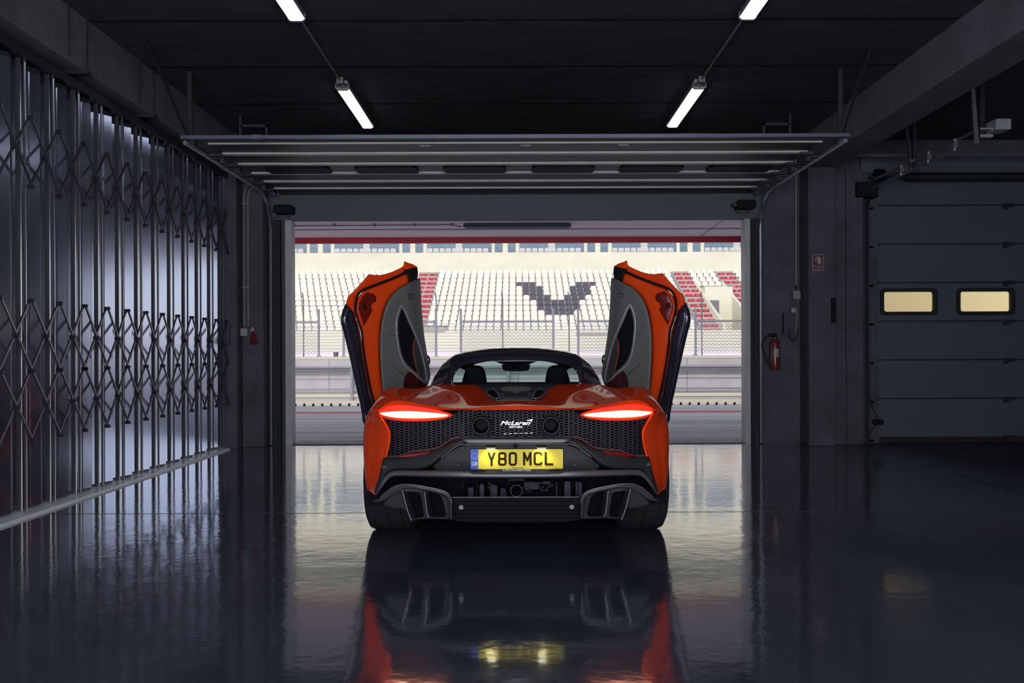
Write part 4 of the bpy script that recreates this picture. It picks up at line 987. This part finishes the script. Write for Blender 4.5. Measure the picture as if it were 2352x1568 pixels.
# diffuser
dd = lambda x, y: 5.30+.0009*max(0, y-1110)
cpn = [(-148, 1141), (148, 1141), (148, 1194), (100, 1200), (-100, 1200), (-148, 1194)]
build('diffuser_panel', puff(cpn, lambda x, y: 5.32+.0035*max(0, y-1141), step=14, rr=2, rh=.006, thick=.02), M['carbon'], car)
ed = MB(); strip([(x, 1141.3) for x in range(-146, 147, 12)], 5.315, .0016, mb=ed); build('bright_edge', ed, M['edge'], car)
for s in (-1, 1):
    top = cr([(330, 1149), (323, 1147), (312, 1141), (298, 1128), (282, 1117), (262, 1111.8), (236, 1112.5), (207, 1117.5), (180, 1123), (163, 1129), (153, 1137), (148.5, 1150), (147, 1170), (147, 1192)], 4)
    bot = cr([(153, 1192), (154, 1170), (156, 1152), (162, 1141), (176, 1134), (205, 1127), (236, 1122), (257, 1123), (270, 1128), (290, 1138), (300, 1147), (312, 1151), (329, 1153)], 4)
    o = build('diffuser_arch', puff([(s*x, y) for x, y in top+bot], lambda x, y: 5.27+.0006*max(0, y-1110)+.10*(max(0, abs(x)-200)/130)**2, step=5, rr=4, rh=.016, thick=.05), M['satin'], car, angle=50)
    ab = MB(); strip([(s*x, y-.2) for x, y in top[8:46]], lambda x, y: 5.272+.0006*max(0, y-1110)+.10*(max(0, abs(x)-200)/130)**2, .0022, mb=ab); build('arch_highlight', ab, M['edge'], o)  # paler bead added to paint the highlight along the arch
    inn = [(153, 1192), (154, 1170), (156, 1152), (162, 1141), (176, 1134), (205, 1127), (236, 1121), (257, 1122), (272, 1128), (290, 1138), (300, 1149), (307, 1158), (285, 1166), (252, 1168), (246, 1193), (200, 1190)]
    pkA = cr([(253, 1130), (240, 1129), (224, 1131), (219, 1138), (216, 1160), (213, 1184), (232, 1188), (242, 1186), (250, 1160)], 3, closed=True)
    pkB = cr([(204, 1130), (192, 1130), (178, 1135), (171, 1142), (166, 1160), (163, 1184), (185, 1186), (200, 1180)], 3, closed=True)
    ch_ = lambda x, y: 5.33+.0016*max(0, y-1125)+.10*(max(0, abs(x)-200)/130)**2
    build('diffuser_channel', puff([(s*x, y) for x, y in inn], ch_, step=8, thick=.02, holes=[[(s*x, y) for x, y in q_] for q_ in (pkA, pkB)]), M['satin'], o, angle=50)
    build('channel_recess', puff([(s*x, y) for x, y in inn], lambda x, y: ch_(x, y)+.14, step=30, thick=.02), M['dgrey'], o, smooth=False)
    for pa, w0 in (([(262, 1123), (260, 1132), (256, 1148), (251, 1168), (246, 1182), (241, 1194)], 3.6), ([(212, 1127), (210, 1136), (208, 1154), (206, 1172), (202, 1187)], 3.2)):
        pa = cr(pa, 4); m = MB(); L_ = [D(s*(x-w0*.6), y, 5.275+.0006*max(0, y-1110)+.008) for x, y in pa]; Rr = [D(s*(x+w0*.6), y, 5.275+.0006*max(0, y-1110)+.008) for x, y in pa]
        C_ = [D(s*x, y, 5.265+.0006*max(0, y-1110)) for x, y in pa]; bk = lambda l: [p+Vector((-s*.004, .14, .01)) for p in l]
        m.grid([bk(L_), L_, C_, Rr, bk(Rr)]); fn_ = build('diffuser_fin', m, M['satin'], o, angle=60)
        fe_ = MB(); fe_.tube(C_, .0038, 6); build('fin_highlight', fe_, M['edge'], fn_)  # paler bead added to paint the bright front edge of the fin
# sensors, reflectors, camera, plate lamps
for x, y, d in ((-133, 1066, 5.43), (133, 1066, 5.43), (-303, 1071, 5.33), (303, 1067, 5.33)):
    build('parking_sensor', MB().lathe([(.02, .014), (-.004, .014), (-.006, .012), (-.003, .009), (-.001, .001)], D(x, y, d), 'y', 16), M['satin'], car)
for s in (-1, 1):
    rf = [(s*x, y) for x, y in cr([(198, 1036.2), (230, 1038.5), (262, 1043.5), (275, 1048), (262, 1049.5), (240, 1048.5), (215, 1044.5), (203, 1040.5)], 4, closed=True)]
    build('rear_reflector', puff(rf, lambda x, y: db(x, y)-.008, step=6, rr=2, rh=.004, thick=.02), M['refl'], car)
    build('tow_eye_cover', MB().lathe([(-.006, .001), (-.006, .013), (0, .015)], D(s*127, 1164, 5.39), 'y', 12), M['satin'], car)
    l = build('plate_lamp', MB().box(*sorted((s*57/400-.028, s*57/400+.028)), 5.36, 5.43, D(0, 1026.5, 5.4).z-.004, D(0, 1026.5, 5.4).z+.004), M['satin'], car, smooth=False)
    m = MB()
    for k in range(4): m.lathe([(-.006, .001), (-.004, .0045), (.001, .0055)], (s*57/400-.018+k*.012, 5.40, D(0, 1026.5, 5.4).z-.004), 'z', 8)
    build('lamp_diode', m, M['led'], l)
    ld = bpy.data.lights.new('plate_lamp_light', 'SPOT'); ld.energy = .5; ld.spot_size = R(150); ld.spot_blend = .8; ld.shadow_soft_size = .012; ld.color = (1, .97, .86)
    lo = bpy.data.objects.new('plate_lamp_light', ld); COL.objects.link(lo); lo.parent = l; lo.location = Vector((s*57/400, 5.37, D(0, 1027, 5.4).z-.016))-wloc(l)
    lo.rotation_euler = Vector((0, .35, -1)).to_track_quat('-Z', 'Y').to_euler()
build('rear_camera', MB().lathe([(.02, .015), (-.008, .014), (-.012, .009), (-.008, .001)], D(-1, 1022.5, 5.36), 'y', 16), M['gloss'], car)
# number plate
pc_ = D(1.5, 1054, 5.41); U = .264e-3
pl_ = build('number_plate', MB().prism(rrect(pc_.x-.26, pc_.x+.26, pc_.z-.0555, pc_.z+.0555, .008), 5.408, 5.412), M['yel'], car, smooth=False, label='yellow number plate')
PX = lambda u: pc_.x+(u-1194)*U
PZ = lambda v_: pc_.z-(v_-1060)*U
bm_ = [p for p in rrect(pc_.x-.262, pc_.x-.218, pc_.z-.0565, pc_.z+.0565, .006)]
cb_ = build('country_band', MB().prism(bm_, 5.405, 5.408), M['blue'], pl_, smooth=False)
stars = MB()
for k in range(12):
    a = R(30*k); sxx, szz = pc_.x-.240+.0155*math.cos(a), pc_.z+.018+.0155*math.sin(a)
    stars.add([(sxx+(.0022 if j % 2 == 0 else .0009)*math.sin(R(36*j)), 5.4042, szz+(.0022 if j % 2 == 0 else .0009)*math.cos(R(36*j))) for j in range(10)], [tuple(range(10))])
stars.merge(textmesh('GB', .026, (pc_.x-.240, 5.404, pc_.z-.026)))
build('country_letters', stars, mat('band_yellow', (.95, .85, .25), .5), cb_, smooth=False)
def stroke(path, w_, mb, n=8):
    for (x0, y0), (x1, y1) in zip(path, path[1:]):
        t = Vector((x1-x0, y1-y0)); L_ = t.length
        if L_ < 1e-6: continue
        t /= L_; nn = Vector((-t.y, t.x))*w_/2
        q = [(x0+nn.x, y0+nn.y), (x1+nn.x, y1+nn.y), (x1-nn.x, y1-nn.y), (x0-nn.x, y0-nn.y)]
        ey = 5.4055-len(mb.f)*.000012; mb.add([(PX(a), ey, PZ(b)) for a, b in q], [(0, 1, 2, 3)])
    for (x0, y0) in path[1:-1]:
        ey = 5.4055-len(mb.f)*.000012
        mb.add([(PX(x0+w_/2*math.cos(R(k*45))), ey, PZ(y0+w_/2*math.sin(R(k*45)))) for k in range(8)], [tuple(range(8))])
lt_ = MB(); T, B_, WS = 912, 1204, 46
stroke([(585, T), (652, 1085)], WS, lt_); stroke([(718, T), (652, 1085)], WS, lt_); stroke([(652, 1070), (652, B_)], WS, lt_)
def rr2(x0, x1, y0, y1, r):
    return [(a, b) for a, b in rrect(x0, x1, y0, y1, r, 4)]
for box_ in ((813, 947, 932, 1052), (810, 950, 1052, 1176)):
    q = rr2(box_[0], box_[1], box_[2], box_[3], 34); stroke(q+q[:2], WS, lt_)
q = rr2(1040, 1172, 930, 1178, 42); stroke(q+q[:2], WS, lt_)
stroke([(1348, B_-8), (1348, T-4)], WS, lt_); stroke([(1486, B_-8), (1486, T-4)], WS, lt_); stroke([(1348, T+8), (1417, 1090), (1486, T+8)], WS*.92, lt_)
stroke([(1718, 978), (1712, 945), (1690, 928), (1610, 928), (1585, 940), (1575, 968), (1575, 1134), (1585, 1160), (1610, 1172), (1690, 1172), (1712, 1155), (1720, 1122)], WS, lt_)
stroke([(1808, T-6), (1808, 1172), (1970, 1172)], WS, lt_)
lt_.merge(textmesh('CARS.McLAREN.PRESS', .0062, (pc_.x+.002, 5.4055, PZ(1246)))); lt_.merge(textmesh('BS AU 145', .0045, (PX(2045), 5.4055, PZ(1243))))
build('plate_characters', lt_, M['ink'], pl_, smooth=False)
web = textmesh('CARS.McLAREN.PRESS', .0165, (pc_.x-.0005, 5.400, PZ(1292)), bold=.0002)
ph = build('plate_holder', MB().prism([(pc_.x-.20, PZ(1270)), (pc_.x-.17, PZ(1325)), (pc_.x+.17, PZ(1325)), (pc_.x+.20, PZ(1270))], 5.402, 5.43), M['gloss'], car, smooth=False)
build('web_address', web, M['badge'], ph, smooth=False)
sm_ = textmesh('ARTURA', .011, (D(0, 1100, 5.26).x, 5.20, D(0, 1101, 5.20).z))
build('lip_label', MB().prism([(D(-24, 0, 5.22).x, D(0, 1104, 5.22).z), (D(-14, 0, 5.22).x, D(0, 1098, 5.22).z), (D(14, 0, 5.22).x, D(0, 1098, 5.22).z), (D(24, 0, 5.22).x, D(0, 1104, 5.22).z)], 5.215, 5.23) if False else MB().prism([(-.05, D(0, 1104, 5.22).z), (-.035, D(0, 1099, 5.22).z), (.035, D(0, 1099, 5.22).z), (.05, D(0, 1104, 5.22).z)], 5.225, 5.24), M['black'], car, smooth=False)
# engine cover
dcv = lambda x, y: 6.78-(y-880)*.0305
cov = MB()
rows = []
for y, hw, up in ((879.5, 99, 0), (884, 93, 1), (892, 80, 1.5), (902, 68, 1.5), (911, 57, 1), (917.5, 47, 0)):
    rows.append([Vector((u_*hw*dcv(0, y)/F, dcv(0, y), 0)) + Vector((0, 0, CH-(y-808+(.9+up)*(abs(u_)**2)-up)*dcv(0, y)/F)) for u_ in (-1, -.8, -.5, -.25, 0, .25, .5, .8, 1)])
g2 = surf(rows, 3, 3); cov.grid(g2)
ec = build('engine_cover', cov, M['satin'], car, recalc=True)
sk = MB(); edge_ = [r[-1] for r in g2]; sk.grid([edge_, [Vector(p)+Vector((.004, 0, -.02)) for p in edge_]]); sk.both()
fe = g2[-1]; sk.grid([fe, [Vector(p)+Vector((0, -.002, -.006)) for p in fe]])
build('cover_skirt', sk, M['satin'], ec)
def cvpt(x, y, d): return Vector((x*d/F, d, CH-(y-808)*d/F))
ov = cr([(-36, 893), (-28, 888), (0, 886.8), (28, 888), (36, 893), (30, 897.5), (0, 898.5), (-30, 897.5)], 4, closed=True)
build('service_panel', puff(ov, lambda x, y: dcv(x, y)-.06, step=6, rr=3, rh=.03, thick=.03), M['cap'], ec)
st_ = MB(); strip(cr([(-38, 891), (-34, 897.5), (0, 899.6), (34, 897.5), (38, 891)], 5), lambda x, y: dcv(x, y)-.075, .003, mb=st_); build('panel_edge', st_, M['rim'], ec)
ts_ = MB(); puff([(-30, 882), (-14, 878), (14, 878), (30, 882), (22, 885), (-22, 885)], lambda x, y: dcv(x, y)-.05, step=6, rr=2, rh=.02, thick=.02, mb=ts_); build('latch_cover', ts_, M['satin'], ec)
for s in (-1, 1):
    vp_ = [(s*x, y) for x, y in cr([(48, 894.5), (56, 893), (66, 897), (69, 900), (60, 909), (50, 914.5), (41, 914.5), (38, 912)], 3, closed=True)]
    o = build('engine_vent', puff(vp_, lambda x, y: dcv(x, y)-.055, step=8, thick=.02), M['dgrey'], ec, smooth=False)
    st_ = MB(); strip(vp_+vp_[:1], lambda x, y: dcv(x, y)-.065, .0035, mb=st_); build('vent_rim', st_, M['steel'], o)
    st_ = MB()
    for k in range(5): strip([(s*(51+k*3.2), 895.5+k*.6), (s*(43+k*3.6), 913-k*2.2)], lambda x, y: dcv(x, y)-.065, .0035, mb=st_)
    build('vent_slat', st_, M['gloss'], o)
st_ = MB()
for k in range(-4, 5):
    for j in range(3): strip([(k*6-2, 904+j*2.4), (k*6+2, 904+j*2.4)], lambda x, y: dcv(x, y)-.058, .0025, mb=st_)
build('heat_slots', st_, M['dgrey'], ec)
# filler flap / hump highlight ------------------------------------------------
# roof, buttresses and rear window
ra = [(144, 881, 6.76), (144, 869, 6.82), (139.5, 857, 6.90), (127, 842.5, 7.0), (105, 834, 7.07), (53, 829, 7.13), (0, 828, 7.15)]
rm = [(150, 881, 6.74), (151, 866, 6.80), (149, 850, 6.89), (142, 834, 7.0), (115, 823, 7.09), (58, 815, 7.16), (0, 813.5, 7.18)]
rb_ = [(157, 883, 6.72), (157, 860, 6.83), (153, 840, 6.93), (147, 820, 7.07), (124, 811, 7.18), (65, 801.5, 7.30), (0, 799.0, 7.32)]
rows = []
def mir(r): return [D(*p) for p in r]+[D(-p[0], p[1], p[2]) for p in r[-2::-1]]
rows = [mir(ra), mir(rm), mir(rb_)]
rc = [(196, 884, 6.78), (184, 860, 6.98), (174, 844, 7.08), (160, 826.5, 7.2), (128, 809, 7.35), (70, 800, 7.5), (0, 797.6, 7.55)]
rf_ = MB(); gA = surf([mir(ra), mir(rm), mir(rb_)], 6, 4); rf_.grid(gA)
gB = surf([mir(rb_), mir([((a[0]+b[0])/2+.5, (a[1]+b[1])/2-1, (a[2]+b[2])/2) for a, b in zip(rb_, rc)]), mir(rc)], 6, 3); rf_.grid(gB)
top_ = [D(*p) for p in rc[3:]]+[D(-p[0], p[1], p[2]) for p in rc[-2:2:-1]]
fwd = [Vector((p.x*.98, p.y+.75-.05*abs(p.x), p.z-.015)) for p in top_]; fwd2 = [Vector((p.x*.92, p.y+1.0-.1*abs(p.x), p.z-.05)) for p in top_]
rf_.grid(surf([top_, fwd, fwd2], 6, 3))
for s in (-1, 1):
    a = [D(s*p[0], p[1], p[2]) for p in rc[:4]]; b = [Vector((p.x-s*.02, p.y+.28, p.z-.01)) for p in a]; rf_.grid([a, b])
roof = build('roof', rf_, M['roof'], car, angle=50)
hdl = MB()                                            # headlining under the roof
hdl.grid([[Vector((p.x*.97, p.y-.12, p.z-.035)) for p in top_], [Vector((p.x*.95, p.y+.1, p.z-.045)) for p in fwd], [Vector((p.x*.9, p.y+.1, p.z-.05)) for p in fwd2]])
build('headlining', hdl, M['dgrey'], roof)
sm2 = MB()
for s in (-1, 1): strip([(s*x, y) for x, y in cr([(148, 824), (149.5, 840), (151, 860), (152, 881)], 4)], lambda x, y: 7.03-(y-824)*.0052-.012, .0035, mb=sm2)
build('roof_seam', sm2, M['dsteel'], roof)
rg = MB(); rg.grid([[D(u_*ra[k][0], ra[k][1], ra[k][2]+.01) for u_ in (-1, -.5, 0, .5, 1)] for k in range(0, 5)]+[[D(u_*60, 829.5, 7.14) for u_ in (-1, -.5, 0, .5, 1)]])
build('rear_window', rg, M['glass'], car)
bs = MB(); bs.add([D(-144, 877, 6.72), D(144, 877, 6.72), D(144, 882.5, 6.74), D(-144, 882.5, 6.74)], [(0, 1, 2, 3)]); build('window_base', bs, M['black'], car, smooth=False)
wsd = MB(); wsd.grid([[(-.56, 8.0, 1.08), (0, 8.06, 1.105), (.56, 8.0, 1.08)], [(-.66, 8.55, .92), (0, 8.7, .94), (.66, 8.55, .92)], [(-.74, 8.85, .80), (0, 9.15, .78), (.74, 8.85, .80)]])
build('windscreen', wsd, M['glass'], car)
for s in (-1, 1): build('windscreen_pillar', MB().tube([(s*.46, 7.9, 1.07), (s*.56, 8.1, 1.04), (s*.70, 8.55, .93), (s*.78, 8.9, .80)], .028, 8), M['gloss'], car)
build('dashboard', MB().prismx([(8.1, .45), (8.05, .72), (8.2, .83), (8.9, .80), (8.9, .45)], -.72, .72), M['dgrey'], car, smooth=False)
vs_ = puff([(-50, 829), (50, 829), (38, 833.5), (30, 836), (-30, 836), (-38, 833.5)], 7.7, step=8, rr=2, rh=.01, thick=.03); build('sun_visor', vs_, M['dgrey'], car)
im = cr([(-32, 840), (-30, 836.5), (0, 835.2), (30, 836.5), (32, 840), (29, 849), (18, 852), (-18, 852), (-29, 849)], 4, closed=True)
build('interior_mirror', puff(im, 7.66, step=6, rr=4, rh=.015, thick=.02), M['dgrey'], car)
for s in (-1, 1):
    hp_ = [(66, 884), (68, 868), (72, 850), (79, 841), (92, 838.3), (104, 839), (113, 844), (119, 858), (123, 872), (126, 884)]
    build('seat_back', puff([(s*x, y) for x, y in cr(hp_, 4)], 7.1, step=7, rr=10, rh=.06, thick=.08), M['dgrey'], car, label='black shell of the %s seat' % ('left' if s < 0 else 'right'))
# ---- wheels
def wheel(x, y, w_, r, s):
    t_ = MB(); h = w_/2
    prof = [(-h+.02, r*.66), (-h, r*.74), (-h-.004, r*.86), (-h+.012, r*.955), (-h+.04, r*.995)]
    for gxx in (-.28, 0, .28):
        c = gxx*w_; prof += [(c-.010, r), (c-.006, r-.008), (c+.006, r-.008), (c+.010, r)]
    prof += [(h-.04, r*.995), (h-.012, r*.955), (h+.004, r*.86), (h, r*.74), (h-.02, r*.66)]
    t_.lathe(prof, (x, y, r), 'x', 72)
    rt = build('wheel', MB().lathe([(-h+.02, r*.66), (-h+.03, r*.62), (h-.03, r*.62), (h-.02, r*.66)], (x, y, r), 'x', 48), M['rim'], car, label='dark %s wheel' % lbl)
    ty = build('tyre', t_, M['rubber'], rt, angle=30)
    tr = MB()
    for k in range(90):
        a = R(4*k)
        for xc, ww in ((-.40, .14), (-.14, .18), (.14, .18), (.40, .14)):
            rr0 = r+.0005 if abs(xc) < .3 else r*.992
            p = lambda dx, da, dr=0: (x+xc*w_+dx, y+(rr0+dr)*math.cos(a+da), r+(rr0+dr)*math.sin(a+da))
            q = ww*w_*.42
            tr.add([p(-q, 0), p(q, .012), p(q, .018), p(-q, .006)], [(0, 1, 2, 3)])
    build('tread_sipe', tr, M['black'], ty, smooth=False)['kind'] = 'stuff'
    sp = MB()
    for k in range(10):
        a = R(36*k); c, s_ = math.cos(a), math.sin(a)
        sp.tube([(x+s*.06, y+.03*c, r+.03*s_), (x+s*(h-.03), y+r*.3*c, r+r*.3*s_), (x+s*(h-.03), y+r*.63*c, r+r*.63*s_)], [.016, .012, .016], 6)
    build('spokes', sp, M['rim'], rt)
for sx_, sd in ((-1, 'left'), (1, 'right')):
    lbl = 'rear '+sd; wheel(sx_*(.93-.1475), AX, .295, .343, sx_)
    lbl = 'front '+sd; wheel(sx_*(.93-.125), 8.78, .245, .330, sx_)

# ---- raised doors (outlines in the enlarged crop of the left door, mirrored for the right)
def Z(p): return (CX-(p[0]/4.751+780), p[1]/4.751+580)       # -> (dx to the left, y)
def Zs(l, n=3, closed=True): return [Z(p) for p in (cr(l, n, closed) if n > 1 else l)]
def dz(x, y): return 7.18+(402-x)*.0026+.0002*(y-600)
outer = [(266, 1872), (240, 1760), (215, 1620), (195, 1540), (155, 1350), (128, 1225), (100, 1100), (60, 930), (40, 850), (15, 750), (20, 670), (55, 575), (80, 545), (130, 600), (165, 640), (182, 720), (222, 840), (245, 1000), (280, 1230), (330, 1500), (380, 1700), (420, 1872)]
skin = [(72, 560), (85, 500), (100, 462), (150, 420), (205, 360), (270, 290), (298, 255), (322, 230), (370, 236), (440, 240), (500, 228), (560, 210), (630, 180), (685, 152), (702, 130), (705, 100), (718, 90), (740, 103), (850, 150), (850, 262), (800, 225), (745, 205), (600, 268), (420, 337), (260, 398), (200, 455), (174, 530), (168, 620), (178, 700), (160, 690), (120, 600)]
corner = [(700, 165), (712, 180), (760, 172), (850, 160), (850, 285), (800, 300), (765, 322), (750, 262), (735, 225), (705, 205)]
frame = [(178, 640), (182, 560), (200, 490), (260, 418), (330, 380), (430, 340), (560, 285), (735, 222), (752, 262), (765, 330), (700, 360), (590, 440), (520, 540), (470, 680), (450, 800), (440, 1000), (445, 1250), (470, 1480), (490, 1600), (520, 1800), (420, 1800), (390, 1680), (335, 1480), (290, 1230), (252, 1000), (238, 850), (200, 740)]
trim = [(765, 328), (800, 302), (855, 284), (882, 288), (890, 400), (896, 560), (905, 700), (925, 900), (940, 1000), (958, 1120), (975, 1225), (992, 1335), (975, 1400), (960, 1442), (930, 1470), (860, 1520), (700, 1560), (560, 1660), (505, 1660), (478, 1560), (455, 1380), (442, 1150), (440, 950), (455, 780), (500, 590), (570, 465), (660, 380)]
pocket = [(676, 575), (640, 650), (622, 740), (620, 840), (632, 960), (655, 1090), (690, 1190), (740, 1255), (820, 1325), (880, 1378), (925, 1412), (948, 1400), (950, 1350), (925, 1210), (890, 1060), (850, 940), (800, 820), (740, 690), (705, 605)]
pocket_in = [(684, 612), (655, 680), (640, 760), (640, 850), (650, 960), (672, 1080), (705, 1170), (752, 1230), (830, 1300), (890, 1350), (925, 1385), (930, 1340), (905, 1210), (870, 1065), (832, 955), (785, 835), (728, 710)]
speaker = [(822, 930), (800, 1000), (800, 1080), (815, 1160), (845, 1300), (870, 1340), (925, 1380), (928, 1340), (905, 1215), (870, 1070), (838, 975)]
latch = [(250, 470), (300, 425), (375, 445), (408, 480), (402, 522), (352, 560), (345, 585), (362, 628), (300, 740), (262, 800), (235, 700), (200, 600), (215, 545)]
for s, nm in ((-1, 'left'), (1, 'right')):
    pt = lambda x, y, d, s=s: Vector((s*x*d/F, d, CH-(y-CY)*d/F))
    dg_ = [(s*x, y) for x, y in []]
    door = build('door', puff(Zs(skin, 2), lambda x, y: dz(x, y)+.00, step=7, rr=6, rh=.03, thick=.07, pt=pt), M['paint'], car, label='raised %s door' % nm, angle=40)
    build('outer_panel', puff(Zs(outer, 2), lambda x, y: dz(x, y)-.03, step=8, rr=14, rh=.07, thick=.05, pt=pt), M['roof'], door, angle=50)
    build('door_frame', puff(Zs(frame, 2), lambda x, y: dz(x, y)+.03, step=7, rr=8, rh=.03, thick=.06, pt=pt), M['paintd'], door, angle=40)
    build('latch_recess', puff(Zs(latch, 1), lambda x, y: dz(x, y)+.012, step=10, rr=3, rh=.02, thick=.02, pt=pt), mat('latch_paint', (.20, .012, .006), .3, .2, coat=.8), door, angle=30)
    lc = MB(); puff(Zs([(262, 545), (285, 570), (298, 600), (285, 620), (270, 600)], 1), lambda x, y: dz(x, y)-.01, step=6, thick=.02, mb=lc, pt=pt); build('door_latch', lc, M['gloss'], door, smooth=False)
    build('corner_cap', puff(Zs(corner, 2), lambda x, y: dz(x, y)-.01, step=6, rr=3, rh=.015, thick=.07, pt=pt), M['black'], door, angle=40)
    sl = MB(); strip(Zs(cr([(850, 245), (790, 208), (745, 205), (600, 270), (420, 340), (260, 402), (200, 465), (178, 560), (182, 660), (210, 760), (242, 860), (256, 1000), (288, 1230), (335, 1480), (390, 1690), (440, 1850)], 4), 1), lambda x, y: dz(x, y)-.012, .009, mb=sl, pt=pt)
    build('door_seal', sl, M['black'], door)
    xr0, xr1 = 205, 330
    def dtrim(x, y):
        # the rear edge of the card rolls round like a half tube
        xe = 221-max(0, (y-640))*.108 if y < 860 else 197
        u_ = max(0, min(1, 1-(x-xe)/34.0)); return dz(x, y)+.0-.10+.12*u_**2.2
    tr_ = build('door_card', puff(Zs(trim, 2), dtrim, step=5, rr=6, rh=.03, thick=.05, pt=pt), M['alcan'], door, angle=60)
    dp = lambda x, y: dtrim(x, y)-.012
    po = build('door_pocket', puff(Zs(pocket_in, 2), lambda x, y: dtrim(x, y)-.006, step=8, rr=2, rh=.004, thick=.01, pt=pt), M['dgrey'], tr_, angle=40)
    build('speaker_panel', puff(Zs(speaker, 2), lambda x, y: dtrim(x, y)-.010, step=8, rr=2, rh=.003, thick=.008, pt=pt), M['satin'], tr_, angle=40)
    ch = MB(); pk = Zs(pocket, 3); strip(pk+pk[:1], dp, .0042, mb=ch, pt=pt); build('pocket_edge', ch, M['chrome'] , tr_)
    ch = MB(); pk = Zs(cr([(824, 928), (802, 1000), (802, 1080), (818, 1180), (850, 1300), (860, 1335)], 4), 1); strip(pk, lambda x, y: dtrim(x, y)-.014, .0018, mb=ch, pt=pt); build('stitching', ch, M['paintd'], tr_)
    bt_ = Z((778, 473)); ch = MB(); strip([(bt_[0]+5.2*math.cos(R(q)), bt_[1]+5.8*math.sin(R(q))) for q in range(0, 361, 20)], lambda x, y: dtrim(x, y)-.004, .003, mb=ch, pt=pt)
    build('speaker_ring', ch, M['rim'], tr_)
    ch = MB(); 
    for ln_ in ([(560, 1215), (640, 1280), (715, 1335)], [(545, 893), (620, 895)], [(885, 1020), (935, 1005)], [(715, 1335), (700, 1400), (698, 1480)]): strip(Zs(ln_, 1), lambda x, y: dtrim(x, y)-.002, .0016, mb=ch, pt=pt)
    build('trim_seam', ch, M['dgrey'], tr_)
    low_ = [(722, 1340), (765, 1292), (860, 1375), (935, 1432), (950, 1445), (900, 1490), (800, 1520), (700, 1540), (705, 1420)]
    build('lower_cover', puff(Zs(low_, 2), lambda x, y: dtrim(x, y)-.008, step=8, thick=.01, pt=pt), mat('lower_cover', (.05, .006, .008), .3, coat=.5), tr_, smooth=False)
    mi = [(955, 1108), (978, 1125), (995, 1160), (988, 1200), (975, 1225), (940, 1200), (930, 1110)]
    build('wing_mirror', puff(Zs(mi, 2), lambda x, y: 7.92, step=4, rr=4, rh=.06, thick=.08, pt=pt), M['gloss'], door)
    # window glass and door thickness behind, so the door reads as a solid leaf from the side
    bk = Zs(trim, 2); build('outer_skin', puff([(x+4, y) for x, y in bk], lambda x, y: dz(x, y)+.16-.0*x, step=14, rr=10, rh=.05, thick=.03, pt=pt), M['paint'], door, angle=60)
    hg = MB().tube([(s*.80, 7.9, .62), (s*.92, 7.75, .85), (s*.98, 7.55, 1.02)], .02, 8); build('hinge_arm', hg, M['dsteel'], door)
